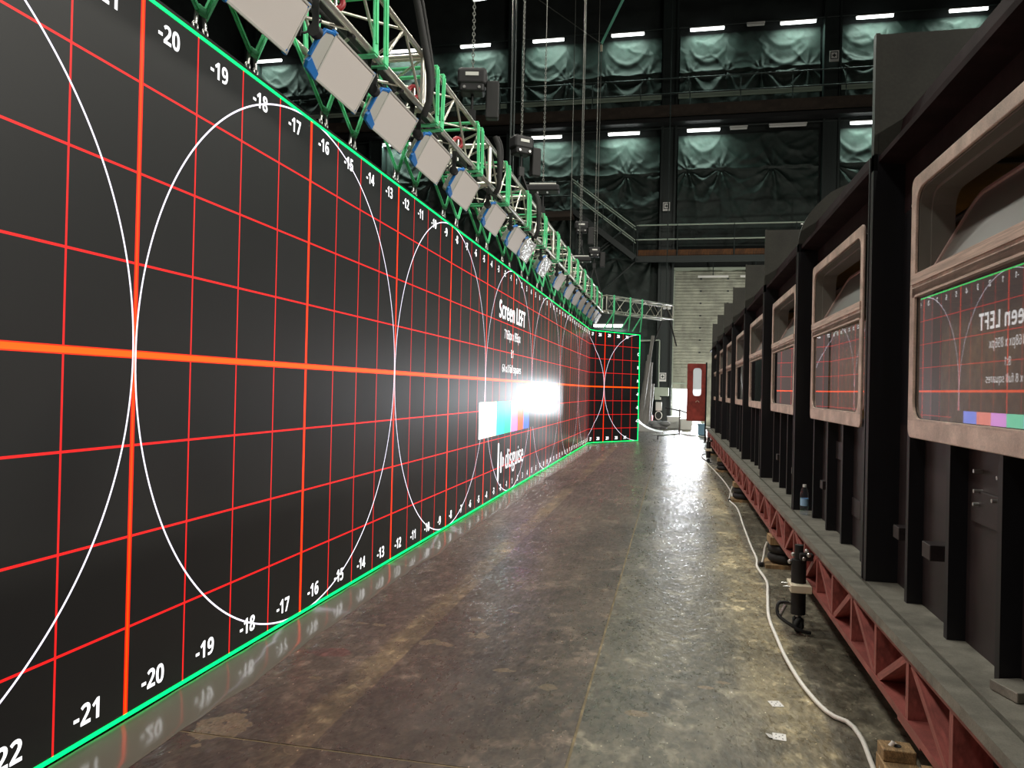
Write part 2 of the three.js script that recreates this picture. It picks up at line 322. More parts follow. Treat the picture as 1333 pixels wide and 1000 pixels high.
// ---------------------------------------------------------------- overhead truss, slings, soft lights, hoists
const TXA = -0.19, TXB = 0.3, TYA = 4.12, TYB = 4.59;
function trussSection(parent, L) {                        // along -z from 0 to -L, bottom left chord at the origin
  const W = TXB - TXA, H = TYB - TYA, r = 0.025, q = 0.012;
  const s = part('truss_section', parent);
  for (const [x, y] of [[0, 0], [W, 0], [0, H], [W, H]]) obj('chord', bar(V(x, y, -0.005), V(x, y, -L + 0.005), r, 10), M.alu, s);
  const n = Math.round(L / 0.5), st = L / n;
  for (let k = 0; k < n; k++) {
    const a = -k * st - 0.02, b = -(k + 1) * st + 0.02, up = k % 2;
    for (const x of [0, W]) obj('brace', bar(V(x, up ? 0 : H, a), V(x, up ? H : 0, b), q, 6), M.alu, s);
    for (const y of [0, H]) obj('brace', bar(V(up ? 0 : W, y, a), V(up ? W : 0, y, b), q, 6), M.alu, s);
  }
  for (const z of [-0.03, -L + 0.03]) {
    for (const y of [0, H]) obj('cross_tube', bar(V(0, y, z), V(W, y, z), 0.02, 8), M.alu, s);
    for (const x of [0, W]) obj('upright_tube', bar(V(x, 0, z), V(x, H, z), 0.018, 8), M.alu, s);
  }
  return s;
}
{
  const t = thing('lighting_truss', 'long aluminium box truss hanging above the LED wall with green slings', 'truss', [TXA, TYA, 13.0]);
  const first = trussSection(t, 2.5);
  for (let k = 1; k < 10; k++) { const c = first.clone(); c.position.z = -2.5 * k; t.add(c); }
  // short cross truss joined on at the far end
  const e = thing('cross_truss', 'short aluminium truss turned across the aisle at the far end of the long truss', 'truss', [0.02, 4.15, -12.15]);
  trussSection(e, 3.5); e.rotation.y = -36 * Math.PI / 180;
  const corner = thing('truss_corner', 'black corner block joining the long truss to the cross truss', 'corner block', [0.1, 4.1, -12.25]);
  obj('block', RB(0.12, 0.5, 0.4, 0.02, 0.3, 0.27, 0), M.black, corner); obj('cover', RB(0.14, 0.05, 0.42, 0.02, 0.3, 0.03, 0), M.alu, corner);
}
// green V slings that carry the screen
const col = (z) => { const n = Math.floor(-z / CELL); return n < 0 ? n : n + 1; };   // number shown on the screen below that place
function vSling(z, right) {
  const t = thing('lifting_sling', `green V-shaped sling holding the LED wall above screen number ${col(z)}`, 'sling', [-0.03, SY + SH + 0.11, z], 'slings carrying the LED wall');
  for (const s of [-1, 1]) {
    const lo = V(0.005, 0.03, s * 0.035), hi = V(s > 0 ? -0.13 : 0.03, TYA - SY - SH - 0.1, s * rr(0.25, 0.31));
    obj('strap', [flat(lo, hi, 0.075, 0.012, V(0.3, 0, 1)), flat(lo.clone().add(V(0.012, 0, 0.01)), hi.clone().add(V(0.012, 0, 0.01)), 0.028, 0.012, V(1, 0, 0.4))], M.sling, t);
    obj('shackle', [bar(V(0, 0.035, s * 0.03), V(0, -0.05, s * 0.045), 0.012, 6), new THREE.TorusGeometry(0.02, 0.008, 6, 12).rotateY(Math.PI / 2).translate(0, -0.06, s * 0.045)], M.steel, t);
  }
  obj('knot', RB(0.03, 0.05, 0.09, 0.012, 0.01, 0.04, 0), M.slingDark, t);
}
for (let k = -2; k < 14; k++) { vSling(8.26 - 1.5 * k); vSling(7.74 - 1.5 * k); }
// slings choked round the truss
const wrapZ = [];
for (let k = -2; k < 12; k++) wrapZ.push(6.5 - 1.5 * k, 5.2 - 1.5 * k);
for (const z of wrapZ) {
  const t = thing('truss_sling', `green sling choked round the truss above screen number ${col(z)}`, 'sling', [0, 0, z], 'slings wrapped round the truss');
  const dz = rr(-0.06, 0.06);
  obj('side_strap', [flat(V(TXB + 0.036, TYB + 0.02, 0), V(TXB + 0.036, TYA - 0.02, dz), 0.08, 0.012, V(0, 0, 1)), flat(V(TXB + 0.05, TYB, 0.012), V(TXB + 0.05, TYA + 0.05, dz + 0.012), 0.025, 0.01, V(0, 0, 1))], M.sling, t);
  obj('back_strap', flat(V(TXA - 0.036, TYB + 0.02, 0), V(TXA - 0.036, TYA - 0.02, dz), 0.06, 0.012, V(0, 0, 1)), M.sling, t);
  obj('top_strap', flat(V(TXA - 0.04, TYB + 0.034, 0), V(TXB + 0.04, TYB + 0.034, 0), 0.06, 0.012, V(0, 0, 1)), M.sling, t);
  obj('bottom_strap', flat(V(TXA - 0.04, TYA - 0.034, dz), V(TXB + 0.04, TYA - 0.034, dz), 0.06, 0.012, V(0, 0, 1)), M.slingDark, t);
}
{ // slings on the cross truss
  const d = V(Math.sin(0.628), 0, -Math.cos(0.628)), o = V(0.4455, 0, -11.84);
  [0.35, 1.15, 1.75].forEach((q, i) => {
    const p = o.clone().addScaledVector(d, q), t = thing('cross_truss_sling', ['green sling hanging from the cross truss next to the corner', 'green sling hanging from the middle of the cross truss', 'green sling hanging from the cross truss over the screen edge'][i], 'sling', [p.x, 0, p.z]);
    obj('side_strap', flat(V(0, 4.66, 0), V(0, 4.1, 0), 0.07, 0.014, d), M.sling, t);
    for (const k of [-1, 1]) obj('drop_strap', flat(V(0, 4.12, 0), V(-0.18 + d.x * k * 0.2, 3.6, -0.13 + d.z * k * 0.2), 0.05, 0.012, d), M.sling, t);
  });
}
// soft lights, switched off, tilted down towards the aisle
function softLight(z, len, tilt, shiny) {
  const t = thing('soft_light', shiny ? `panel light wrapped in shiny crinkled film above screen number ${col(z)}` : `switched-off panel light with blue corner bumpers above screen number ${col(z)}`, 'light', [0.3, 3.985, z], shiny ? 'film-wrapped panel lights' : 'panel lights in a row under the truss');
  const head = part('head', t); head.rotation.z = -tilt;  // the face looks along local +x, turned down
  const h = 0.33, L = len, zE = L / 2 + 0.15;
  obj('housing', RB(0.1, h - 0.08, L + 0.02, 0.02, -0.075, -h / 2, 0), M.lampGrey, head);
  const ext = (pts, d, x) => { const s = new THREE.Shape(); pts.forEach(([q, y], i) => i ? s.lineTo(q, y) : s.moveTo(q, y)); return new THREE.ExtrudeGeometry(s, { depth: d, bevelEnabled: true, bevelSize: 0.004, bevelThickness: 0.004, bevelSegments: 1 }).rotateY(-Math.PI / 2).translate(x, 0, 0); };
  obj('end_panel', ext([[L / 2 + 0.005, -0.012], [zE - 0.03, -0.05], [zE - 0.015, -h + 0.06], [L / 2 + 0.005, -h + 0.012]], 0.03, 0.0), M.lampGrey, head);
  obj('end_bumper', [ext([[L / 2 - 0.01, 0.004], [zE - 0.03, -0.035], [zE, -h * 0.32], [zE + 0.004, -h * 0.7], [zE - 0.006, -h * 0.7], [zE - 0.011, -h * 0.33], [zE - 0.038, -0.046], [L / 2 - 0.01, -0.012]], 0.02, 0.006), ext([[L / 2 - 0.01, -h - 0.004], [zE - 0.015, -h + 0.02], [zE, -h + 0.06], [zE - 0.014, -h + 0.09], [L / 2 + 0.02, -h + 0.05], [L / 2 - 0.01, -h + 0.04]], 0.02, 0.01)], M.blue, head);
  for (const y of [-0.012, -h + 0.012]) obj('corner_bumper', RB(0.03, 0.04, 0.04, 0.01, -0.008, y, -L / 2 - 0.002), M.blue, head);
  obj('corner_bumper', RB(0.03, 0.04, 0.05, 0.01, -0.006, -0.012, L / 2 + 0.01), M.blue, head);
  obj('front_frame', [B(0.02, 0.014, L + 0.02, 0, -0.006, 0), B(0.02, 0.014, L + 0.02, 0, -h + 0.006, 0), B(0.02, h, 0.014, 0, -h / 2, L / 2), B(0.02, h, 0.014, 0, -h / 2, -L / 2)], M.lampGrey, head);
  obj('diffuser', B(0.006, h - 0.026, L - 0.014, 0.002, -h / 2, 0), shiny ? M.film : M.diffuser, head);
  obj('tilt_knob', cyl(0.042, 0.06, 0, 0, 0, 16).rotateX(Math.PI / 2).translate(-0.02, -0.09, zE + 0.03), M.black, head);
  obj('yoke', [flat(V(-0.06, 0.14, zE + 0.03), V(-0.06, -0.1, zE + 0.03), 0.045, 0.012, V(1, 0, 0)), flat(V(-0.06, 0.14, -L / 2 - 0.04), V(-0.1, -h / 2, -L / 2 - 0.04), 0.045, 0.012, V(1, 0, 0)), B(0.045, 0.012, L + 0.2, -0.06, 0.14, 0.05)], M.black, t);
  obj('clamp', RB(0.05, 0.08, 0.05, 0.01, -0.02, 0.13, 0.05), M.black, t);
  obj('power_cable', tube([V(-0.1, 0.08, L / 2 + 0.02), V(-0.2, -0.02, L / 2 + 0.08), V(-0.22, 0.05, L / 2 + 0.2), V(-0.16, 0.1, L / 2 + 0.24)], 0.008, 16, 5), M.black, t);
}
M.film = std(0.85, 0.85, 0.84, 0.12, { metalness: 0.6, bumpMap: tex(fine, 0.5), bumpScale: 0.03 });
for (const [z, tl, sh] of [[7.98], [6.94], [5.96], [4.92], [3.78], [2.3], [0.95], [0.1, 0, 1], [-1.55, 0, 1], [-3.4], [-4.9], [-6.15], [-7.25], [-8.35], [-9.4], [-10.4], [-11.3], [9.2]])
  softLight(z, 0.66, 0.5 + (tl || 0), sh);
{ // cables and red clutches riding in the truss
  const pts = []; for (let z = 12.5; z > -11.5; z -= 0.5) pts.push(V(0.05 + rr(-0.08, 0.08), 4.2 + rr(-0.02, 0.06), z));
  const p2 = pts.map((p) => V(p.x - 0.07 + rr(-0.05, 0.05), p.y + rr(0, 0.08), p.z));
  tag(obj('cable_loom', [tube(pts, 0.02, 160, 6), tube(p2, 0.014, 160, 5)], M.rubber), 'loose black cables running along inside the long truss', 'cable');
  [[7.0, 'nearest the raised cable bundle'], [5.35, 'just past the raised cable bundle'], [3.9, 'beside the bagged hoist']].forEach(([z, w]) => { const t = thing('red_clamp', `red rigging clamp fixed inside the truss ${w}`, 'clamp', [0.16, 4.34, z]); obj('wheel', new THREE.TorusGeometry(0.05, 0.022, 8, 16).rotateY(0.6), std(0.4, 0.03, 0.04, 0.4), t); obj('bolt', bar(V(0, -0.2, 0), V(0, 0.05, 0), 0.015, 6), M.steel, t); });
}
// chain hoists above the truss
function hoist(z, y, label, turned, flatTop) {
  const t = thing('chain_hoist', label, 'hoist', [0.05, y, z]);
  if (flatTop) { obj('body', RB(0.62, 0.12, 0.3, 0.03, 0, 0.06, 0), M.black, t); obj('top_cover', RB(0.5, 0.03, 0.26, 0.01, 0, 0.135, 0), M.lampGrey, t); }
  else { obj('body', [RB(0.36, 0.22, 0.24, 0.05, 0, 0.11, 0), RB(0.3, 0.12, 0.22, 0.03, 0, -0.02, 0)], M.black, t); obj('name_plate', RB(0.16, 0.045, 0.006, 0.002, 0, 0.13, 0.123), M.lampGrey, t); }
  if (turned) t.rotation.y = turned;
  for (const s of [-1, 1]) obj('bolt', cyl(0.018, 0.02, 0, 0, 0, 8).rotateX(Math.PI / 2).translate(s * 0.09, -0.03, 0.12), M.steel, t);
  if (!flatTop) obj('chain_bag', RB(0.16, 0.46, 0.12, 0.02, 0.25, -0.16, 0.02), M.rubber, t);
  obj('hook_block', [bar(V(0, -0.05, 0), V(0, -0.28, 0), 0.02, 6), B(0.09, 0.14, 0.06, 0, -0.34, 0)], M.black, t);
  const drop = y - TYB - 0.02;
  obj('bridle_sling', [flat(V(0, -0.36, 0), V(-0.2, -drop, 0.02), 0.05, 0.02, V(0, 0, 1)), flat(V(0, -0.36, 0), V(0.24, -drop, 0.02), 0.05, 0.02, V(0, 0, 1))], M.black, t);
  const links = []; const top = HT - y;
  for (let k = 0; k < 60; k++) links.push(new THREE.TorusGeometry(0.016, 0.006, 5, 8).scale(1, 1.5, 1).rotateY(k % 2 ? Math.PI / 2 : 0).translate(0, 0.24 + k * 0.042, 0));
  links.push(bar(V(0, 0.24 + 60 * 0.042, 0), V(0, top, 0), 0.008, 5));
  obj('chain', links, M.chain, t);
}
hoist(2.95, 5.32, 'black chain hoist with a cloth chain bag hanging on a link chain by the truss', 0.2);
hoist(-0.1, 5.5, 'black chain hoist seen cornerwise beside two vertical cables', 0.7);
hoist(-2.2, 5.36, 'flat-topped black hoist with a pale cover above the truss', 0.1, true);
hoist(-8.2, 5.9, 'small black hoist with a white plate in front of the stair', 0.2);
hoist(-7.9, 5.0, 'flat-topped black hoist low over the far truss', 0.1, true);
hoist(-11.6, 5.85, 'box-shaped black hoist above the far truss corner', 0.2);
// black cable bundles dropping on to the truss
for (const [z, k, w] of [[5.62, 0, 'and rising to the roof'], [2.9, 1, 'below the bagged chain hoist'], [0.16, 2, 'below the cornerwise hoist']]) {
  const up = k ? [V(0.34, 4.72, z + 0.02), V(0.385, 4.6, z)] : [V(0.0, 9, z + 0.9), V(0.12, 6.3, z + 0.45), V(0.33, 4.8, z + 0.06)];
  tag(obj('cable_bundle', [tube([...up, V(0.4, 4.35, z), V(0.39, 4.12, z - 0.02), V(0.34, 4.03, z - 0.04)], 0.032, 40, 7), tube([...up.map((p) => p.clone().add(V(0.02, 0.02, -0.07))), V(0.41, 4.35, z - 0.06), V(0.38, 4.16, z - 0.07), V(0.34, 4.08, z - 0.08)], 0.02, 40, 7)], M.rubber), 'black cable bundle over the side of the truss ' + w, 'cable');
}
// plain steel ropes and pipes hanging in the hall, seen against the curtains
for (const [px, py0, py1, Z, r, label] of [[665, 0, 255, -8, 0.03, 'thick black pipe hanging next to the second chain hoist'], [669.5, 0, 230, -8, 0.02, 'thin black pipe hanging next to the second chain hoist'], [744, 0, 330, -14, 0.012, 'thin steel rope hanging in front of the curtains, plain to the top'], [869, 60, 402, -22, 0.025, 'grey hanging line running down beside the column to a small hoist']]) {
  const a = onZ(px, py0, Z), b = onZ(px - 2, py1, Z); a.y = HT; a.x = b.x;
  tag(obj('hanging_line', bar(a, b, r, 6), r > 0.015 ? M.greenSteel : M.chain), label, 'line');
}
{
  const Z = -16, k = onZ(783, 57, Z), low = onZ(781, 330, Z);
  tag(obj('bridle_line', [bar(k, V(k.x, low.y, Z), 0.014, 6), bar(k, k.clone().add(V(-6, 4.6, 0)), 0.016, 6)], M.chain), 'steel rope with a slanting black leg ending at a shackle', 'line');
  const s = thing('green_strap', 'light green strap running up and away from a rope shackle', 'strap'); s.position.copy(k);
  obj('strap', flat(V(0, 0, 0), V(2.5, 5.2, 0), 0.09, 0.015, V(1, 0, 0)), std(0.2, 0.62, 0.45, 0.6), s); obj('shackle', RB(0.09, 0.24, 0.09, 0.02, 0, -0.16, 0), M.creamPlastic, s);
}
{ // small hoist and bridle over the cross truss
  const p = onZ(868, 400, -22); const t = thing('small_hoist', 'small pale hoist hanging in front of the dark column beside the shutter', 'hoist', [p.x, p.y, p.z]);
  obj('body', RB(0.34, 0.16, 0.2, 0.03), M.lampGrey, t); obj('hook_leg', [bar(V(0, -0.05, 0), V(-0.5, -1.5, 0), 0.035, 6), bar(V(0, -0.05, 0), V(0.45, -1.7, 0), 0.035, 6)], M.black, t);
}

// ---------------------------------------------------------------- far end wall: columns, curtains, tubes, walkways, shutter
const column = (x0, x1, label) => {
  const t = thing('steel_column', label, 'column', [(x0 + x1) / 2, 0, ZF + 0.3]);
  const w = x1 - x0;
  obj('web', B(w * 0.96, HT, 0.3, 0, HT / 2, 0), M.greenSteel, t);
  for (const s of [-1, 1]) obj('flange', B(0.1, HT, 0.56, s * (w / 2 - 0.05), HT / 2, 0.02), M.greenSteel, t);
  return t;
};
column(-21.3, -20.6, 'dark steel column at the corner of the end wall left of the curtains');
column(-13.75, -13.0, 'dark steel column behind the truss and the nearest panel lights');
column(-6.2, -5.47, 'dark steel column behind the black chain hoist');
column(1.66, 2.42, 'dark steel column beside the edge of the roller shutter');
column(9.2, 9.98, 'dark steel column with a white sign above the train roofline');
column(16.9, 17.6, 'dark steel column at the right corner of the end wall');
// gathered curtain: pinned along seams, with folds that fan out below every pin
function curtain(x0, x1, y0, y1, seams, label, s0) {
  const nx = Math.round((x1 - x0) / 0.05), ny = Math.round((y1 - y0) / 0.05), pos = [], uv = [], idx = [];
  const pins = seams.map((s, i) => { const out = []; for (let x = x0 - 0.4 + 0.9 * hash(s0, i); x < x1 + 1; x += 1.5 + 1.1 * hash(s0 + i * 7, Math.floor(x * 3))) out.push([x, hash(Math.floor(x * 10), s0 + i) * 6, 6 + 5 * hash(Math.floor(x * 7), s0)]); return out; });
  for (let j = 0; j <= ny; j++) for (let i = 0; i <= nx; i++) {
    const x = x0 + (x1 - x0) * i / nx, y = y0 + (y1 - y0) * j / ny;
    const rg = Math.abs(fbm(x * 0.8 + 0.6 * y + s0, y * 1.2 - 0.4 * x, 2) - 0.5);
    let d = 0.12 * (fbm(x * 0.6 + s0, y * 0.5, 3) - 0.5) - 0.25 * Math.min(rg, 0.12) + 0.02 * (fbm(x * 5, y * 4 + s0, 3) - 0.5);
    seams.forEach((s, k) => {
      const above = y > s, dy = Math.abs(y - s), P = pins[k];
      for (const [px, ph, n] of P) {                      // creases that fan out from every pin
        const dx = x - px, R = Math.hypot(dx, dy); if (R > 3.2) continue;
        const th = Math.atan2(dx, dy + 0.02), w = Math.exp(-R * (above ? 1.3 : 0.55)) * sm(0.0, 0.3, R);
        d += w * (above ? 0.1 : 0.2) * (1 - Math.abs(Math.sin(th * n * 0.5 + ph + 0.25 * R))) * Math.cos(th * 0.8);
      }
      for (let q = 0; q + 1 < P.length; q++) {            // slack cloth hanging in bows from pin to pin
        if (x < P[q][0] || x > P[q + 1][0]) continue;
        const len = P[q + 1][0] - P[q][0], t = (x - P[q][0]) / len, bow = 4 * t * (1 - t), skew = 0.25 * (P[q][1] / 6 - 0.5) * t;
        const f = y - s + (above ? -0.75 : 0.5) * len * (above ? 1 - bow : bow) * 0.55 + skew + 0.12 * fbm(x, y + s0, 2);
        d += 0.1 * Math.pow(0.5 + 0.5 * Math.sin(f * (above ? 7 : 5.5) + P[q][1]), 3) * Math.exp(-dy * (above ? 0.75 : 0.6)) * (0.35 + 0.65 * bow);
      }
      const sag = 0.12 * Math.abs(Math.sin(x * 1.7 + s0 + k)) * vnoise(x * 0.8, s0 + k), q = y - s + sag;
      if (q > 0 && q < 1.1) d += 0.16 * Math.exp(-q * 5) * sm(0, 0.05, q);   // the cloth bags out above the seam
    });
    pos.push(x, y, ZF + 0.1 + d); uv.push(x, y);
  }
  for (let j = 0; j < ny; j++) for (let i = 0; i < nx; i++) { const a = j * (nx + 1) + i; idx.push(a, a + 1, a + nx + 1, a + 1, a + nx + 2, a + nx + 1); }
  const g = new THREE.BufferGeometry(); g.setAttribute('position', new THREE.Float32BufferAttribute(pos, 3)); g.setAttribute('uv', new THREE.Float32BufferAttribute(uv, 2)); g.setIndex(idx); g.computeVertexNormals();
  tag(obj('wall_curtain', g, M.cloth), label, 'curtain');
}
const bays = [[-20.5, -13.8, 'in the bay behind the nearest panel lights'], [-12.9, -6.25, 'in the bay behind the truss'], [-5.4, 1.6, 'in the bay of the hanging ropes'], [2.5, 9.1, 'in the bay above the roller shutter'], [10.05, 16.8, 'in the bay above the train']];
bays.forEach(([a, b, where], i) => {
  curtain(a, b, 15.3, 19.45, [17.55], `dark green gathered curtain above the upper walkway ${where}`, 3 + i);
  if (i < 3) curtain(a, b, 4.2, 14.45, [12.55, 10.8, 8.3], `dark green gathered curtain below the upper walkway ${where}`, 11 + i);
  else curtain(a, b, 8.9, 14.45, [12.7], `dark green gathered curtain below the upper walkway ${where}`, 11 + i);
});
// fluorescent battens
function batten(x, y, lit, w, where) {
  const t = thing('tube_light', lit ? `glowing white tube light on the wall ${where}` : `switched-off tube light on the wall ${where}`, 'tube light', [x, y, ZF + 0.55], lit ? 'glowing tube lights on the end wall' : undefined);
  obj('tray', RB(w, 0.05, 0.16, 0.012, 0, 0.085, 0), M.white, t);
  obj('tube', RB(w - 0.04, 0.12, 0.13, 0.04, 0, 0, 0), lit ? M.lampGlow : M.white, t);
  obj('bracket', [bar(V(-w * 0.3, 0.09, 0), V(-w * 0.3, 0.13, -0.4), 0.012, 5), bar(V(w * 0.3, 0.09, 0), V(w * 0.3, 0.13, -0.4), 0.012, 5)], M.greenSteel, t);
  if (lit) areaLight(w, 0.14, [x, y - 0.075, ZF + 0.55], [x, y - 5, ZF + 0.4], lin(0.72, 1, 0.86), 100);
}
for (const [x, w] of [[-19.85, 'behind the screen top and nearest panel lights'], [-12.0, 'seen through the truss in the upper row'], [-7.98, 'crossed by the chain of the bagged hoist'], [-4.12, 'between two hanging ropes in the upper row'], [-0.09, 'beside the slanting green strap'], [3.77, 'in the upper row above the shutter'], [8.0, 'in the upper row left of the signed column'], [11.41, 'above the tall bulkhead panel'], [15.4, 'near the train roof edge']]) batten(x, 19.5, true, 1.66, w);
for (const [x, w] of [[-12.2, 'seen through the truss in the lower row'], [-4.1, 'beside the cornerwise hoist in the lower row'], [-0.18, 'in the lower row left of the column'], [3.69, 'in the lower row above the shutter'], [11.2, 'in the lower row behind the tall bulkhead panel']]) batten(x, 14.53, true, 1.6, w);
batten(7.62, 14.57, false, 1.75, 'in the lower row left of the signed column'); batten(5.35, 14.55, false, 0.85, 'in the lower row, short, right of a lit one'); batten(6.05, 19.55, false, 0.85, 'in the upper row, short, between two lit ones');
batten(-0.75, 4.9, true, 1.5, 'low behind the far end of the LED wall');
tag(obj('conduit', bar(V(X0, 19.68, ZF + 0.52), V(X1, 19.68, ZF + 0.52), 0.03, 6), M.greenSteel), 'thin conduit carrying the upper row of tube lights', 'conduit');
tag(obj('conduit', bar(V(X0, 14.72, ZF + 0.52), V(X1, 14.72, ZF + 0.52), 0.03, 6), M.greenSteel), 'thin conduit carrying the lower row of tube lights', 'conduit');
// upper walkway
{
  const t = thing('upper_walkway', 'brown steel walkway with grey handrails running across the end wall', 'walkway', [0, 0, ZF]);
  obj('edge_beam', uvMetres(BB(X0, X1, 15.05, 15.55, 1.2, 1.4)), M.walkway, t); obj('floor_plate', BB(X0, X1, 15.48, 15.55, 0.05, 1.2), M.walkway, t);
  obj('soffit_beam', BB(X0, X1, 14.8, 15.0, 0.6, 1.2), M.black, t);
  for (const y of [16.85, 16.12]) obj('rail', bar(V(X0, y, 1.35), V(X1, y, 1.35), 0.03, 6), M.greenSteel, t);
  for (let x = -20.5; x < X1; x += 2.35) obj('rail_post', bar(V(x, 15.5, 1.35), V(x, 16.88, 1.35), 0.028, 6), M.greenSteel, t);
}
bays.forEach(([a, b], i) => { const t = tag(obj('cable_tray', [BB(a - 0.05, b + 0.05, 16.18, 16.4, ZF + 0.42, ZF + 0.5), ...[0.3, 0.62].map((f) => BB(a + (b - a) * f, a + (b - a) * f + 0.14, 16.25, 16.35, ZF + 0.5, ZF + 0.51))], M.tray), 'pale cable tray behind the upper handrail ' + bays[i][2], 'cable tray'); });
// lower walkway with a timber kick board
{
  const t = thing('lower_walkway', 'dark walkway with a brown timber kick board above the roller shutter', 'walkway', [0, 0, ZF]);
  obj('edge_beam', BB(0.55, X1, 7.95, 8.25, 1.2, 1.35), M.greenSteel, t); obj('kick_board', uvMetres(BB(0.6, X1, 8.25, 8.55, 1.24, 1.3)), std(0.3, 0.17, 0.08, 0.7, { map: woodTex }), t); obj('floor_plate', BB(0.55, X1, 8.18, 8.25, 0.05, 1.2), M.greenSteel, t);
  for (const y of [9.75, 9.05]) obj('rail', bar(V(0.6, y, 1.32), V(X1, y, 1.32), 0.035, 6), M.tray, t);
  for (const x of [0.65, 2.55, 5.2, 8, 11, 14, 17]) obj('rail_post', bar(V(x, 8.2, 1.32), V(x, 9.78, 1.32), 0.035, 6), M.greenSteel, t);
}
{ // stair from the left landing down to the lower walkway
  const t = thing('steel_stair', 'dark steel stair with pale handrails sloping down to the lower walkway', 'stair', [0, 0, ZF + 1.0]);
  const a = V(-2.6, 10.55, 0), b = V(0.55, 8.1, 0);
  for (const z of [0, 0.75]) obj('stringer', flat(a.clone().setZ(z), b.clone().setZ(z), 0.26, 0.05, V(0, 1, 0)), M.greenSteel, t);
  for (let k = 1; k < 14; k++) { const p = a.clone().lerp(b, k / 14); obj('tread', B(0.28, 0.03, 0.72, p.x, p.y, 0.375), M.greenSteel, t); }
  for (const z of [0, 0.75]) for (const h of [1.5, 0.85]) obj('handrail', bar(a.clone().add(V(0, h, z)), b.clone().add(V(0, h, z)), 0.03, 6), M.tray, t);
  for (const f of [0.02, 0.5, 0.98]) obj('stanchion', bar(a.clone().lerp(b, f).setZ(0.75), a.clone().lerp(b, f).setZ(0.75).add(V(0, 1.5, 0)), 0.025, 6), M.greenSteel, t);
  obj('landing', BB(-6, -2.5, 10.15, 10.45, 0, 0.8), M.walkway, t);
  for (const y of [11.9, 11.2]) obj('landing_rail', bar(V(-6, y, 0.75), V(-2.6, y, 0.75), 0.03, 6), M.greenSteel, t);
  for (const [x0, y0, x1, y1] of [[0.5, 8.0, -3.2, 4.6], [-0.6, 9.0, -4.4, 6.0], [0.1, 9.7, -1.6, 8.4], [-2.4, 10.2, -2.4, 3.9], [-4.6, 10.2, -4.6, 3.9]]) obj('support_brace', bar(V(x0, y0, 0.1), V(x1, y1, 0.1), 0.05, 6), M.greenSteel, t);
  obj('support_post', bar(V(-2.4, 0, 0.1), V(-2.4, 4, 0.1), 0.05, 6), M.greenSteel, t); obj('support_post', bar(V(-4.6, 0, 0.1), V(-4.6, 4, 0.1), 0.05, 6), M.greenSteel, t);
}
// roller shutter, one section raised over the open dock doorway
{
  const t = thing('roller_shutter', 'tall pale green sectional shutter door standing partly open', 'shutter', [0, 0, ZF - 0.12]);
  const h = 0.61, O1 = 3.94, OT = 2.06;
  for (let k = 0; k * h < DY - 0.05; k++) {
    const y0 = k * h, y1 = Math.min(DY + 0.05, y0 + h);
    const x0 = y1 <= OT + 0.3 && y0 < OT - 0.2 ? O1 : DX0;
    const slats = [BB(x0, DX1, y0 - 0.004, y1 + 0.004, -0.06, -0.035)];
    for (let q = 0; q < 4; q++) slats.push(BB(x0, DX1, y0 + (y1 - y0) * q / 4 + (q ? 0.012 : 0.022), y0 + (y1 - y0) * (q + 1) / 4 - 0.008, -0.04, 0.02));
    obj('shutter_panel', uvMetres(merge(slats)), M.shutter, t);
    for (const x of [3.75, 5.05, 6.4]) if (y0 > OT) obj('hinge', B(0.1, 0.07, 0.02, x, y1, 0.035), M.greenSteel, t);
  }
  obj('head_rail', BB(DX0, DX1, DY - 0.04, DY + 0.12, 0.1, 0.2), M.tray, t);
  obj('guide_rail', BB(DX0 - 0.06, DX0 + 0.06, 0, DY, 0.05, 0.2), M.tray, t);
  obj('doorway_frame', [BB(O1 - 0.05, O1, 0, OT, -0.05, 0.06), BB(DX0, O1, OT, OT + 0.07, -0.05, 0.06)], M.tray, t);
}
for (const [x, w] of [[4.3, 1.45], [6.3, 1.45]]) { const t = thing('shutter_batten', 'switched-off tube light mounted over the head of the shutter', 'tube light', [x, 7.35, ZF + 0.5], 'unlit tubes over the shutter'); obj('tray', RB(w, 0.1, 0.12, 0.02), M.white, t); obj('bracket', B(0.05, 0.85, 0.05, 0, 0.42, -0.06), M.greenSteel, t); }
// wall fittings left of the shutter
function exitSign(px, py, Z, s, label) {
  const p = onZ(px, py, Z), t = thing('wall_sign', label, 'sign', [p.x, p.y, Z]);
  obj('plate', B(s, s * 1.25, 0.02), M.white, t);
  const f = 0.012; const dk = M.greenSteel;
  obj('pictogram', [B(s * 0.78, s * 0.09, 0.006, 0, s * 0.45, f), B(s * 0.78, s * 0.09, 0.006, 0, -s * 0.3, f), B(s * 0.09, s * 0.75, 0.006, -s * 0.36, s * 0.08, f), B(s * 0.09, s * 0.75, 0.006, s * 0.36, s * 0.08, f), B(s * 0.4, s * 0.14, 0.006, 0, s * 0.08, f), B(s * 0.12, s * 0.4, 0.006, 0, s * 0.08, f)], dk, t);
}
exitSign(862.5, 491, ZF + 0.75, 0.34, 'white square sign with a dark cross low on the column by the dock door');
exitSign(867.5, 269, ZF + 0.75, 0.34, 'white square sign with a dark arrow high on the column by the shutter');
exitSign(1086, 73, ZF + 0.75, 0.42, 'white square sign with a dark arrow on the column above the train');
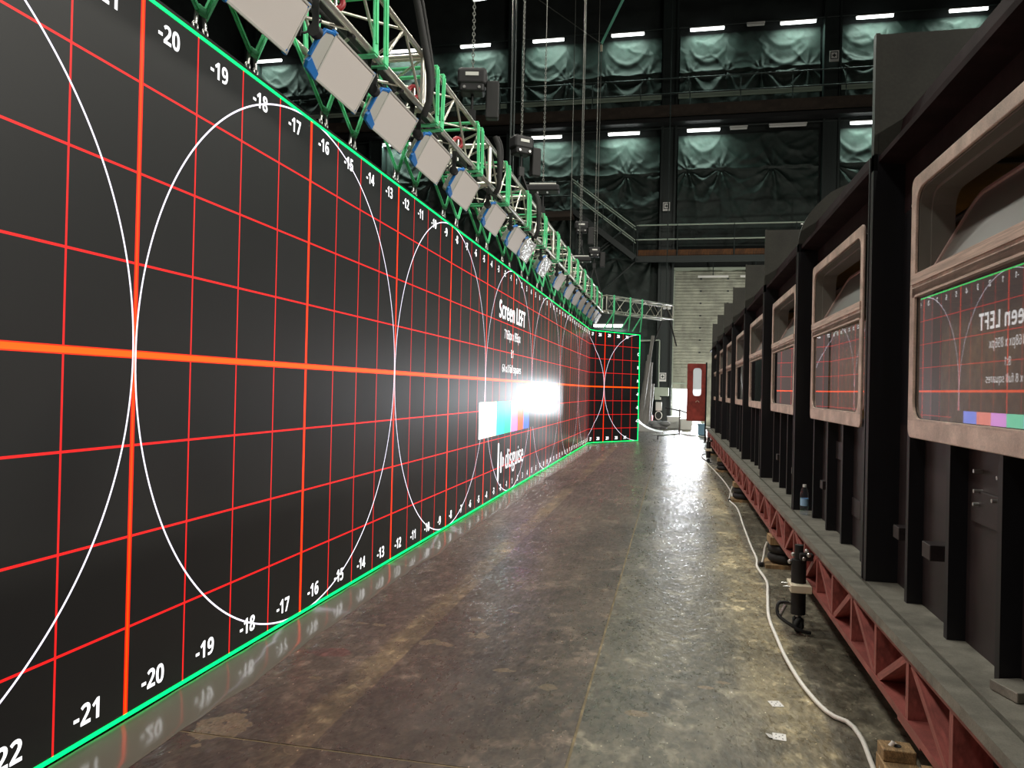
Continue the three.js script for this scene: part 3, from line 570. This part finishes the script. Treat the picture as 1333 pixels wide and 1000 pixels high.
{
  const p = onZ(861, 510, ZF + 0.8), t = thing('wall_trunking', 'pale trunking box on the column beside the dock doorway', 'trunking', [p.x, p.y, ZF + 0.72]);
  obj('box', RB(0.7, 0.42, 0.1, 0.02), M.tray, t); obj('lid', RB(0.25, 0.2, 0.04, 0.01, -0.2, -0.3, 0.04), M.tray, t);
  const q = onZ(857.5, 529, ZF + 0.8), e = thing('switch_box', 'grey electrical switch box under the trunking with a looped cable', 'switch box', [q.x, q.y, ZF + 0.72]);
  obj('box', RB(0.3, 0.42, 0.12, 0.02), M.lampGrey, e); obj('socket', RB(0.2, 0.12, 0.1, 0.02, 0, 0.38, 0), M.lampGrey, e); obj('cable_loop', new THREE.TorusGeometry(0.16, 0.015, 6, 20).scale(1, 1.25, 1).translate(0, -0.45, 0), M.cable, e);
  const c = onZ(858, 470, ZF + 0.8); tag(obj('conduit', [bar(V(c.x, q.y + 0.4, ZF + 0.7), V(c.x, 4.2, ZF + 0.7), 0.04, 6), bar(V(c.x, 4.2, ZF + 0.7), V(c.x - 2.3, 4.1, ZF + 0.7), 0.04, 6)], M.tray), 'grey conduit rising beside the column and turning left under the truss', 'conduit');
}
// planks leaning behind the end of the screen
[[833, 548, 850, 437], [836, 549, 845, 462], [840, 549, 847, 476], [843, 549, 848, 472], [845, 550, 850, 500], [831, 546, 843, 470]].forEach(([ax, ay, bx, by], i) => {
  const a = onZ(ax, ay, -23.2 - i * 0.1), b = onZ(bx, by, -24.0 - i * 0.1); a.y = 0.02;
  tag(obj('timber_plank', flat(a, b, 0.14, 0.04, V(1, 0, 0.3)), M.timber), 'long weathered timber length leaning behind the end of the LED wall', 'timber', 'timbers leaning behind the screen');
});
{ // white sheet that sweeps from upright to flat
  const s2 = new THREE.Shape(); s2.moveTo(1.25, 0); for (let k = 0; k <= 16; k++) { const a = k / 16 * Math.PI / 2; s2.lineTo(1.25 - 1.25 * Math.sin(a), 0.95 - 0.95 * Math.cos(a)); } s2.lineTo(-0.015, 0.95); s2.lineTo(-0.015, 0); s2.lineTo(1.25, 0);
  const p = onY(850, 562, 0);
  tag(obj('curved_sheet', new THREE.ExtrudeGeometry(s2, { depth: 1.4, bevelEnabled: false, curveSegments: 4 }).translate(p.x - 0.85, 0.003, p.z - 1.3), M.white), 'white curved skirt sweeping down to the floor behind the LED wall', 'skirt');
}
{ // roller stand in front of the dock door
  const p = onY(884, 572, 0), t = thing('roller_stand', 'low wheeled stand with a thin upright in front of the dock doorway', 'stand', [p.x, 0, p.z]);
  for (let k = 0; k < 3; k++) { const a = k * 2.094 + 0.35, e = V(0.95 * Math.cos(a), 0.12, 0.8 * Math.sin(a)); obj('leg', bar(V(0, 0.2, 0), e, 0.025, 6), M.steel, t); obj('caster', cyl(0.07, 0.04, 0, 0, 0, 12).rotateZ(Math.PI / 2).translate(e.x, 0.07, e.z), M.rubber, t); }
  obj('frame', [bar(V(-0.95, 0.16, 0.25), V(0.75, 0.14, 0.2), 0.02, 6)], M.steel, t);
  obj('upright', bar(V(0, 0.15, 0), V(0, 1.05, 0), 0.024, 8), M.steel, t); obj('head', [bar(V(-0.5, 1.1, 0), V(0, 1.0, 0), 0.025, 6), bar(V(0, 1.02, 0), V(0.35, 0.9, 0), 0.02, 6)], M.black, t);
}
// cases and bundles on the floor by the doorway
[[866, 563, 0.9, 0.6, 0.5, 'grey bundled covers heaped on the floor left of the doorway', 'bundle', std(0.2, 0.2, 0.2, 0.6)], [880, 563, 0.8, 0.55, 0.5, 'grey equipment case on the floor in front of the doorway', 'case', M.lampGrey], [893, 563, 0.5, 0.5, 0.5, 'pale equipment case beside the doorway under the red door', 'case', M.lampGrey], [913, 563, 0.25, 0.45, 0.3, 'light blue container at the foot of the train end', 'container', std(0.3, 0.55, 0.75, 0.5)]].forEach(([px, py, w, h, d, label, cat, m], i) => {
  const Z = [-22.4, -23.4, -22.6, -18.5][i], p = onZ(px, 560, Z), t = thing(i ? 'equipment_case' : 'cover_bundle', label, cat, [p.x - (i ? 0 : 0.35), 0, Z]);
  if (i) { obj('box', RB(w, h - 0.05, d, 0.03, 0, h / 2 - 0.02, 0), m, t); obj('lid', RB(w + 0.02, 0.06, d + 0.02, 0.015, 0, h - 0.03, 0), m, t); }
  else for (let k = 0; k < 6; k++) obj('fold', new THREE.SphereGeometry(0.17, 12, 8).scale(1.3, 0.75, 1).translate(-0.3 + 0.13 * k, 0.13 + 0.12 * (k % 2), 0.08 * (k % 3)), m, t);
});
{ const p = onZ(847, 550, -25.6); const t = thing('fire_extinguisher', 'small red extinguisher on the floor by the leaning timbers', 'extinguisher', [p.x, 0, p.z]); obj('body', cyl(0.1, 0.5, 0, 0.25, 0), std(0.45, 0.04, 0.05, 0.35), t); obj('valve', cyl(0.04, 0.12, 0, 0.56, 0), M.black, t); }

// ---------------------------------------------------------------- train coach set on its support beam
const XF = 3.585, XR = 3.675, XW = 3.745, XG = 3.66, YD = 0.645, ZE = -12.6, ZN = 14;
const finZ = [12.64, 10.07, 7.5, 4.93, 2.36, -0.21, -2.78, -5.35, -7.92, -10.49];
const winZ = [13.2, 10.6, 7.95, 5.24, 2.59, -0.1, -2.72, -5.35, -7.98, -10.6].map((z) => [z, z + 1.74]);
M.coachLamp = new THREE.MeshStandardMaterial({ color: 0xffffff, emissive: lin(1, 0.85, 0.6), emissiveIntensity: 1 });
const coach = thing('train_coach', 'dark set-built train coach side with cream window frames and vertical bulkheads', 'train', [0, 0, 0]);
obj('lower_side', uvMetres(BB(XW, XW + 0.04, YD, 1.5, ZE, ZN)), M.maroon, coach);
obj('upper_side', uvMetres(BB(XW, XW + 0.04, 2.64, 2.95, ZE, ZN)), M.eave, coach);
for (let i = 0; i < winZ.length; i++) {
  const a = i + 1 < winZ.length ? winZ[i + 1][1] - 0.05 : ZE, b = winZ[i][0] + 0.05;
  obj('pier_panel', uvMetres(BB(XW, XW + 0.04, 1.5, 2.64, a, b)), M.navy, coach);
}
// moulded eave: ledge, gutter and upstand, one profile swept along the coach
{
  const s = new THREE.Shape(); [[3.61, 2.925], [3.745, 2.905], [3.79, 2.905], [3.79, 3.16], [3.73, 3.16], [3.71, 3.05], [3.70, 3.0], [3.655, 2.99], [3.645, 2.968], [3.61, 2.955]].forEach(([x, y], i) => i ? s.lineTo(x, y) : s.moveTo(x, y));
  obj('eave_moulding', uvMetres(new THREE.ExtrudeGeometry(s, { depth: ZN - ZE, bevelEnabled: false }).translate(0, 0, ZE)), M.eave, coach);
  obj('roof', BB(3.79, 6.5, 3.08, 3.16, ZE, ZN), M.eave, coach);
  obj('interior_ceiling', uvMetres(BB(3.79, 6.4, 2.92, 2.96, ZE, ZN)), M.ochre, coach);
  obj('interior_floor', BB(3.79, 6.4, 0.6, 0.66, ZE, ZN), M.eave, coach);
  obj('far_side', uvMetres(BB(6.4, 6.5, 0.6, 3.16, ZE, ZN)), M.ochre, coach);
  obj('end_wall', [BB(3.79, 6.4, 0.66, 2.92, ZE, ZE + 0.05)], M.navy, coach);
  obj('luggage_rack', [BB(4.14, 4.17, 2.5, 2.72, ZE + 0.1, ZN - 0.1), BB(4.17, 4.6, 2.69, 2.72, ZE + 0.1, ZN - 0.1)], M.ochre, coach);
  for (const z of [11.5, 9, 6.4, 3.8, 1.2, -1.4, -4, -6.6, -9.2]) { obj('ceiling_lamp', RB(0.5, 0.03, 0.12, 0.01, 5.1, 2.9, z), M.coachLamp, coach); areaLight(0.5, 0.12, [5.1, 2.88, z], [5.1, 0, z], lin(1, 0.85, 0.6), 50); }
  obj('rack_rail', bar(V(4.08, 2.66, ZE + 0.1), V(4.08, 2.66, ZN - 0.1), 0.018, 8), M.jamb, coach);
}
// bulkheads
finZ.forEach((z, i) => {
  const p = part('bulkhead', coach);
  obj('post', [BB(XF, XW, YD, 2.97, z - 0.07, z), BB(XF - 0.004, XF + 0.012, YD, 2.97, z - 0.085, z - 0.062)], M.navy, p);
  if (i === 3) {
    const s = new THREE.Shape(); s.moveTo(XF, 2.9); s.lineTo(XF, 2.98); s.quadraticCurveTo(XF + 0.01, 3.22, 3.85, 3.42); s.quadraticCurveTo(4.1, 3.56, 4.5, 3.6); s.lineTo(4.5, 3.16); s.lineTo(3.79, 3.16); s.lineTo(3.72, 2.9); s.lineTo(XF, 2.9);
    obj('curved_rib', new THREE.ExtrudeGeometry(s, { depth: 0.05, bevelEnabled: false, curveSegments: 12 }).translate(0, 0, z - 0.05), M.bulk, p);
  } else obj('upper_panel', uvMetres(merge([BB(XF, XF + 0.02, 2.88, 3.632, z - 0.055, z), BB(XF + 0.02, 4.75, 2.9, 3.625, z - 0.03, z - 0.004)])), M.bulk, p);
});
// ribs below the windows
finZ.forEach((z) => [0.42, 0.98, 1.5, 2.07].forEach((d) => obj('rib', uvMetres(BB(XR, XW, YD, 1.5, z + d - 0.04, z + d)), M.navy, coach)));
// windows
function rrect(s, z0, z1, y0, y1, rb, rt) {
  s.moveTo(z0 + rb, y0); s.lineTo(z1 - rb, y0); s.quadraticCurveTo(z1, y0, z1, y0 + rb); s.lineTo(z1, y1 - rt); s.quadraticCurveTo(z1, y1, z1 - rt, y1);
  s.lineTo(z0 + rt, y1); s.quadraticCurveTo(z0, y1, z0, y1 - rt); s.lineTo(z0, y0 + rb); s.quadraticCurveTo(z0, y0, z0 + rb, y0); return s;
}
const W = 1.74, WB = 1.46, WT = 2.70;
const sideExtrude = (s, depth, x, bevel = 0.006) => new THREE.ExtrudeGeometry(s, { depth, bevelEnabled: bevel > 0, bevelSize: bevel, bevelThickness: bevel, bevelSegments: 2, curveSegments: 8 }).rotateY(-Math.PI / 2).translate(x + depth, 0, 0);
function makeWindow() {                                    // local z 0..W, x from XG, y absolute
  const w = new THREE.Group(); w.name = 'window';
  const fr = rrect(new THREE.Shape(), 0, W, WB, WT, 0.05, 0.05);
  fr.holes.push(rrect(new THREE.Path(), 0.062, W - 0.062, WB + 0.085, 2.135, 0.1, 0.015), rrect(new THREE.Path(), 0.062, W - 0.062, 2.215, WT - 0.055, 0.015, 0.11));
  obj('frame', uvMetres(sideExtrude(fr, 0.006, XG, 0.004)), M.cream, w);
  obj('transom', [BB(XG - 0.012, XG + 0.02, 2.185, 2.232, 0.03, W - 0.03), BB(XG - 0.004, XG + 0.02, 2.125, 2.168, 0.03, W - 0.03)], M.cream, w);
  const jm = rrect(new THREE.Shape(), 0.03, W - 0.03, 2.2, WT - 0.03, 0.03, 0.13); jm.holes.push(rrect(new THREE.Path(), 0.07, W - 0.07, 2.23, WT - 0.065, 0.015, 0.11));
  const jm2 = rrect(new THREE.Shape(), 0.05, W - 0.05, 2.2, WT - 0.05, 0.03, 0.13); jm2.holes.push(rrect(new THREE.Path(), 0.085, W - 0.085, 2.23, WT - 0.08, 0.015, 0.11));
  obj('jamb_lining', [sideExtrude(jm, 0.05, XG + 0.012, 0), sideExtrude(jm2, 0.1, XG + 0.062, 0)], M.jamb, w);
  const lo = rrect(new THREE.Shape(), 0.05, W - 0.05, WB + 0.07, 2.15, 0.1, 0.02); lo.holes.push(rrect(new THREE.Path(), 0.068, W - 0.068, WB + 0.09, 2.13, 0.095, 0.015));
  obj('gasket', sideExtrude(lo, 0.012, XG + 0.01, 0), M.rubber, w);
  const pane = rrect(new THREE.Shape(), -W / 2 + 0.05, W / 2 - 0.05, WB + 0.07, 2.15, 0.08, 0.01);
  const pm = obj('glass_pane', new THREE.ShapeGeometry(pane, 8).rotateY(Math.PI / 2), M.glass, w); pm.position.set(XG + 0.02, 0, W / 2); pm.rotation.y = PANE_TURN; pm.scale.z = -1;
  const sash = part('hopper_sash', w); sash.position.set(XG + 0.05, 2.235, W / 2); sash.rotation.z = -0.5;
  const sf = rrect(new THREE.Shape(), -W / 2 + 0.09, W / 2 - 0.09, 0, 0.43, 0.01, 0.09); sf.holes.push(rrect(new THREE.Path(), -W / 2 + 0.112, W / 2 - 0.112, 0.02, 0.408, 0.01, 0.08));
  obj('sash_frame', sideExtrude(sf, 0.016, 0, 0.002), M.sash, sash);
  obj('sash_pane', new THREE.ShapeGeometry(rrect(new THREE.Shape(), -W / 2 + 0.1, W / 2 - 0.1, 0.01, 0.42, 0.01, 0.08), 8).rotateY(-Math.PI / 2).translate(0.008, 0, 0), M.hopperGlass, sash);
  return w;
}
M.sash = std(0.45, 0.33, 0.3, 0.45);
const PANE_TURN = 0.011;
const win0 = makeWindow();
winZ.forEach(([z], i) => { const c = i ? win0.clone() : win0; c.position.z = z; coach.add(c); });
// small fittings on the coach side
function fit(name, px0, py0, px1, py1, X, depth, m, parent = coach) {
  const a = onX(px0, py0, X), b = onX(px1, py1, X);
  return obj(name, BB(X, X + depth, Math.min(a.y, b.y), Math.max(a.y, b.y), Math.min(a.z, b.z), Math.max(a.z, b.z)), m, parent);
}
function fitc(name, px, py, X, depth, h, len) { const p = onX(px, py, X); return obj(name, RB(depth, h, len, 0.004, X + depth / 2, p.y, p.z), M.maroon, coach); }
fitc('bracket_block', 1166, 693, 3.67, 0.075, 0.065, 0.1); fitc('bracket_block', 1205, 717, 3.655, 0.09, 0.07, 0.11); fitc('access_plate', 1290, 667, 3.733, 0.012, 0.13, 0.4); fitc('bracket_block', 1069, 631, 3.67, 0.075, 0.065, 0.1);
fitc('access_plate', 1092, 587, 3.733, 0.012, 0.13, 0.3); fitc('access_plate', 1114, 662, 3.733, 0.012, 0.12, 0.24); fitc('bracket_block', 1011, 595, 3.67, 0.075, 0.065, 0.1); fitc('bracket_block', 1031, 613, 3.68, 0.065, 0.06, 0.1);
for (const [x, y] of [[1279, 614], [1310, 623], [1279, 640], [1278, 657], [1303, 653], [1111, 572], [1111, 587], [1196, 268], [1047, 292]]) { const p = onX(x, y, XW); obj('bolt', new THREE.CylinderGeometry(0.008, 0.008, 0.035, 8).rotateZ(Math.PI / 2).translate(XW - 0.015, p.y, p.z), M.steel, coach); }
// running board
obj('running_board', [uvMetres(BB(3.482, 3.568, 0.602, YD, -11.0, ZN)), uvMetres(BB(3.588, 3.79, 0.602, YD - 0.001, -11.0, ZN))], M.deck, coach);
obj('board_groove', BB(3.56, 3.6, 0.6, 0.612, -11, ZN), M.rubber, coach);
// open coach door at the far end
{
  const t = thing('coach_door', 'red coach door with a tall rounded window swung open at the train end', 'door', [2.965, 0.735, -13.5]);
  const s = rrect(new THREE.Shape(), 0, 0.57, 0, 1.85, 0.01, 0.03); s.holes.push(rrect(new THREE.Path(), 0.175, 0.45, 0.8, 1.72, 0.12, 0.12));
  obj('leaf', uvMetres(new THREE.ExtrudeGeometry(s, { depth: 0.05, bevelEnabled: true, bevelSize: 0.005, bevelThickness: 0.005, bevelSegments: 1, curveSegments: 8 })), M.redDoor, t);
  obj('pane', new THREE.ShapeGeometry(rrect(new THREE.Shape(), 0.165, 0.46, 0.79, 1.73, 0.12, 0.12), 8).translate(0, 0, 0.025), new THREE.MeshPhysicalMaterial({ color: 0xffffff, roughness: 0.9, transmission: 0.85, thickness: 0 }), t);
  obj('crest', new THREE.TorusGeometry(0.05, 0.008, 6, 16, Math.PI).translate(0.33, 0.6, 0.057), M.creamPlastic, t);
  obj('hinge_post', BB(0.57, 0.62, -0.7, 1.9, 0, 0.05), M.navy, t);
}
// red support beam
{
  const t = thing('support_beam', 'red painted lattice beam carrying the train on air bags', 'beam', [3.5, 0.3, 0]);
  const z0 = -11, z1 = 13.6;
  obj('bottom_flange', uvMetres(BB(0, 0.2, 0, 0.034, z0, z1)), M.red, t); obj('top_flange', uvMetres(BB(0, 0.2, 0.27, 0.3, z0, z1)), M.red, t);
  const bay = 0.505; let k = 0;
  for (let z = 9.572; z > z0 + bay; z -= bay, k++) beamBay(z, k);
  k = -1; for (let z = 9.572 + bay; z < z1 - 0.1; z += bay, k--) beamBay(z, k);
  function beamBay(z, k) {
    obj('upright_plate', BB(0.004, 0.13, 0.034, 0.27, z - 0.018, z + 0.018), M.red, t);
    const up = ((k % 2) + 2) % 2, a = V(0.065, up ? 0.034 : 0.27, z - 0.03), b = V(0.065, up ? 0.27 : 0.034, z - bay + 0.05);
    obj('diagonal_plate', flat(a, b, 0.12, 0.034, V(1, 0, 0)), M.red, t);
  }
  for (let z = 8.6; z > z0; z -= 4.45) obj('seat_plate', B(0.2, 0.012, 0.3, 0.1, -0.006, z), M.red, t);
}
// air bags on timber pads
[9.0, 4.22, -0.25, -4.7, -9.1].forEach((z, i) => {
  const where = ['by the near cable end', 'near the black cylinder', 'beyond the middle', 'by the far cylinder', 'at the far end'][i];
  const pad = thing('timber_pad', `plywood pad on the floor under the red beam ${where}`, 'pad', [3.6, 0, z]);
  obj('board', uvMetres(BB(-0.17, 0.2, 0, 0.035, -0.17, 0.17)), M.wood, pad);
  const b = thing('air_bag', `black two-ring rubber air bag under the red beam ${where}`, 'air bag', [3.62, 0.035, z]);
  for (const y of [0.05, 0.135]) obj('rubber_ring', new THREE.TorusGeometry(0.115, 0.046, 10, 24).rotateX(Math.PI / 2).translate(0, y, 0), M.rubber, b);
  obj('core', cyl(0.1, 0.17, 0, 0.09, 0), M.rubber, b);
  const k = thing('timber_block', `short timber block between air bag and red beam ${where}`, 'block', [3.6, 0.218, z]);
  obj('top_board', uvMetres(BB(-0.13, 0.16, 0, 0.068, -0.13, 0.13)), M.wood, k);
});
{ // stacked blocks with an eye hole next to the near air bag
  const p = onY(1180, 1000, 0), t = thing('pine_block', 'drilled pine block beside the red beam at the cable end', 'block', [3.5, 0.0, 8.5]);
  obj('lower_block', RB(0.14, 0.12, 0.2, 0.006, 0, 0.06, 0), M.wood, t); obj('upper_block', RB(0.13, 0.05, 0.1, 0.005, 0.0, 0.145, -0.05), M.wood, t);
  obj('hole', cyl(0.018, 0.002, 0, 0.171, -0.05, 14), M.rubber, t);
}
// levelling casters: black cylinder with a clamp, fittings and a wheel
function caster(x, z, label) {
  const t = thing('levelling_caster', label, 'caster', [x, 0, z]);
  obj('cylinder', cyl(0.05, 0.38, 0, 0.31, 0, 24), M.black, t);
  obj('piston_rod', cyl(0.016, 0.05, 0, 0.105, 0, 12), M.steel, t);
  const c = new THREE.Shape(); c.moveTo(-0.06, -0.1); c.lineTo(0.068, -0.1); c.lineTo(0.068, 0.1); c.lineTo(-0.06, 0.1); c.lineTo(-0.06, -0.1); const hole = new THREE.Path(); hole.absarc(0, 0, 0.051, 0, Math.PI * 2); c.holes.push(hole);
  obj('clamp', new THREE.ExtrudeGeometry(c, { depth: 0.045, bevelEnabled: true, bevelSize: 0.004, bevelThickness: 0.004, bevelSegments: 1 }).rotateX(-Math.PI / 2).translate(0, 0.29, 0), M.creamPlastic, t);
  for (const s of [-1, 1]) obj('clamp_bolt', cyl(0.008, 0.05, 0, 0, 0, 8).rotateZ(Math.PI / 2).translate(-0.085, 0.315, s * 0.05), M.steel, t);
  obj('head_fitting', [cyl(0.03, 0.1, 0, 0.55, 0, 12), RB(0.09, 0.05, 0.06, 0.01, 0.04, 0.53, 0.05)], M.black, t);
  for (const [dx, dy, dz] of [[0.02, 0.52, 0.07], [0.04, 0.57, 0.06], [-0.03, 0.52, -0.06], [0.05, 0.55, 0.09], [-0.06, 0.48, 0]]) obj('nipple', new THREE.SphereGeometry(0.016, 10, 8).translate(dx, dy, dz), M.steel, t);
  obj('wheel_fork', [B(0.05, 0.02, 0.05, 0, 0.088, 0), B(0.012, 0.06, 0.05, -0.03, 0.06, 0.01), B(0.012, 0.06, 0.05, 0.03, 0.06, 0.01)], M.black, t);
  obj('wheel', [new THREE.TorusGeometry(0.034, 0.018, 10, 20).rotateY(Math.PI / 2 - 0.7).translate(0, 0.052, 0.04), cyl(0.034, 0.03, 0, 0, 0, 16).rotateX(Math.PI / 2).rotateY(-0.7).translate(0, 0.052, 0.04)], M.rubber, t);
  obj('hub_cap', cyl(0.02, 0.056, 0, 0, 0, 12).rotateX(Math.PI / 2).rotateY(-0.7).translate(0, 0.052, 0.04), M.steel, t);
  obj('air_hose', tube([V(-0.05, 0.19, 0), V(-0.13, 0.19, 0.02), V(-0.14, 0.12, 0.05), V(-0.05, 0.06, 0.1), V(0.02, 0.03, 0.11), V(0.07, 0.02, 0.1)], 0.012, 30, 6), M.black, t);
  obj('hose_fitting', bar(V(-0.05, 0.19, 0), V(-0.1, 0.19, 0.01), 0.012, 8), M.steel, t);
  return t;
}
caster(3.425, 6.32, 'black cylinder on a small wheel with a cream clamp beside the red beam');
caster(3.37, -6.6, 'far black cylinder on a wheel near the far end of the beam');
// white air line on the floor
{
  const pts = [[3.42, -9], [3.36, -6.5], [3.44, -4.6], [3.52, -2.2], [3.5, -0.6], [3.43, -0.25], [3.48, 0.6], [3.44, 2.2], [3.41, 3.4], [3.4, 4.1], [3.37, 4.4], [3.39, 5.0], [3.34, 5.5], [3.28, 6.1], [3.275, 6.6], [3.28, 7.0], [3.32, 7.5], [3.39, 7.8], [3.45, 7.86], [3.475, 8.02], [3.46, 8.3], [3.44, 8.6]].map(([x, z]) => V(x - 0.02, 0.016, z));
  const t = thing('air_line', 'white air line snaking along the floor beside the red beam', 'hose');
  obj('hose', tube(pts, 0.012, 260, 8), M.cable, t);
  for (const z of [-0.25, 4.22]) obj('branch', tube([V(3.4, 0.02, z + 0.1), V(3.42, 0.08, z + 0.06), V(3.44, 0.16, z), V(3.46, 0.22, z)], 0.011, 20, 6), M.cable, t);
  obj('branch', tube([V(3.43, 0.02, 8.5), V(3.45, 0.12, 8.45), V(3.49, 0.186, 8.45)], 0.011, 20, 6), M.cable, t);
  for (const [x, z] of [[3.4, 4.3], [3.41, -0.12], [3.425, 8.46]]) obj('coupling', RB(0.045, 0.04, 0.06, 0.012, x, 0.022, z), M.rubber, t);
  obj('coupling', bar(V(3.3, 0.1, 6.35), V(3.34, 0.18, 6.34), 0.012, 8), M.steel, t);
}
// bottle on the running board
{
  const t = thing('water_bottle', 'clear plastic water bottle with a white cap and blue label on the running board', 'bottle', [3.637, YD, 5.17]);
  const prof = [[0, 0], [0.028, 0], [0.033, 0.008], [0.033, 0.07], [0.031, 0.075], [0.031, 0.135], [0.033, 0.14], [0.033, 0.17], [0.026, 0.205], [0.013, 0.225], [0.013, 0.235]].map(([r, y]) => new THREE.Vector2(r, y));
  obj('body', new THREE.LatheGeometry(prof, 24), M.clear, t); obj('label', new THREE.CylinderGeometry(0.0325, 0.0325, 0.062, 24, 1, true).translate(0, 0.105, 0), std(0.35, 0.6, 0.85, 0.5, { side: THREE.DoubleSide }), t); obj('cap', cyl(0.0155, 0.022, 0, 0.24, 0, 20), M.white, t);
}
{ const p = onY(1312, 905, YD); tag(obj('deck_offcut', uvMetres(RB(0.12, 0.035, 0.13, 0.004).rotateY(0.3).translate(p.x + 0.035, YD + 0.0185, p.z)), M.deck), 'grey timber offcut lying on the running board', 'offcut'); }
// marker cards on the floor
[[1010, 917, 0.25], [1014.5, 960, -0.1]].forEach(([px, py, r], i) => {
  const p = onY(px, py, 0), t = thing('marker_card', i ? 'white dotted card with a folded corner, nearer the end of the air line' : 'flat white dotted card on the concrete beside the air line bend', 'card', [p.x, 0.002, p.z]); t.rotation.y = r;
  obj('card', B(0.062, 0.002, 0.075), M.white, t);
  for (const [x, z] of [[-0.015, -0.02], [0.015, -0.02], [0, 0], [-0.015, 0.02], [0.015, 0.02]]) obj('dot', cyl(0.0035, 0.001, x, 0.0015, z, 10), M.rubber, t);
  if (i) obj('folded_corner', flat(V(-0.03, 0.001, 0.01), V(-0.055, 0.012, 0.03), 0.03, 0.0015, V(0, 0, 1)), M.white, t);
});

// ---------------------------------------------------------------- hall lights outside the picture
function hallLight(x, y, z, w, d, nits, color, target) {
  const t = thing('hall_light', 'hall work light hung high over the stage', 'light', [x, y, z], 'hall work lights');
  const dir = V(...target).sub(V(x, y, z)).normalize();
  const head = part('head', t); head.quaternion.setFromUnitVectors(V(0, -1, 0), dir);
  obj('housing', RB(w + 0.08, 0.12, d + 0.08, 0.03, 0, 0.07, 0), M.lampGrey, head); obj('lens', B(w, 0.01, d, 0, 0.004, 0), M.lampGlow, head);
  obj('hanger', bar(V(0, 0.1, 0), V(0, HT - y, 0), 0.012, 5), M.greenSteel, t);
  const q = V(x, y, z).addScaledVector(dir, 0.02);
  areaLight(w, d, q.toArray(), V(x, y, z).addScaledVector(dir, 5).toArray(), color, nits);
}
const warm = lin(1, 0.96, 0.86);
for (const z of [12, 5, -2, -9]) hallLight(4.45, 13, z, 0.5, 1.2, 150, warm, [4.45, 0, z]);
for (const z of [12, 5, -2, -9]) hallLight(-3.2, 13, z, 0.5, 1.2, 260, warm, [-2.2, 0, z]);
for (const z of [15, 9, 3]) hallLight(14, 9.5, z, 1.2, 0.5, 400, warm, [0, 3.5, z - 3]);
{ // floor-standing work lamp behind the train, aimed at the shutter
  const t = thing('work_lamp', 'work lamp on a stand behind the train aimed at the shutter', 'lamp', [8, 0, -19.5]);
  obj('stand', [bar(V(0, 0, 0), V(0, 2.2, 0), 0.02, 6), bar(V(-0.4, 0, 0.3), V(0, 0.5, 0), 0.015, 6), bar(V(0.4, 0, 0.3), V(0, 0.5, 0), 0.015, 6), bar(V(0, 0, -0.5), V(0, 0.5, 0), 0.015, 6)], M.black, t);
  obj('lamp_head', RB(0.9, 0.5, 0.12, 0.02, 0, 2.4, 0.1), M.black, t); obj('lamp_face', B(0.84, 0.44, 0.01, 0, 2.4, 0.035), M.lampGlow, t);
  areaLight(0.84, 0.44, [8, 2.4, -19.48], [5, 4.2, -27], warm, 540);
}
renderer.render(scene, camera);
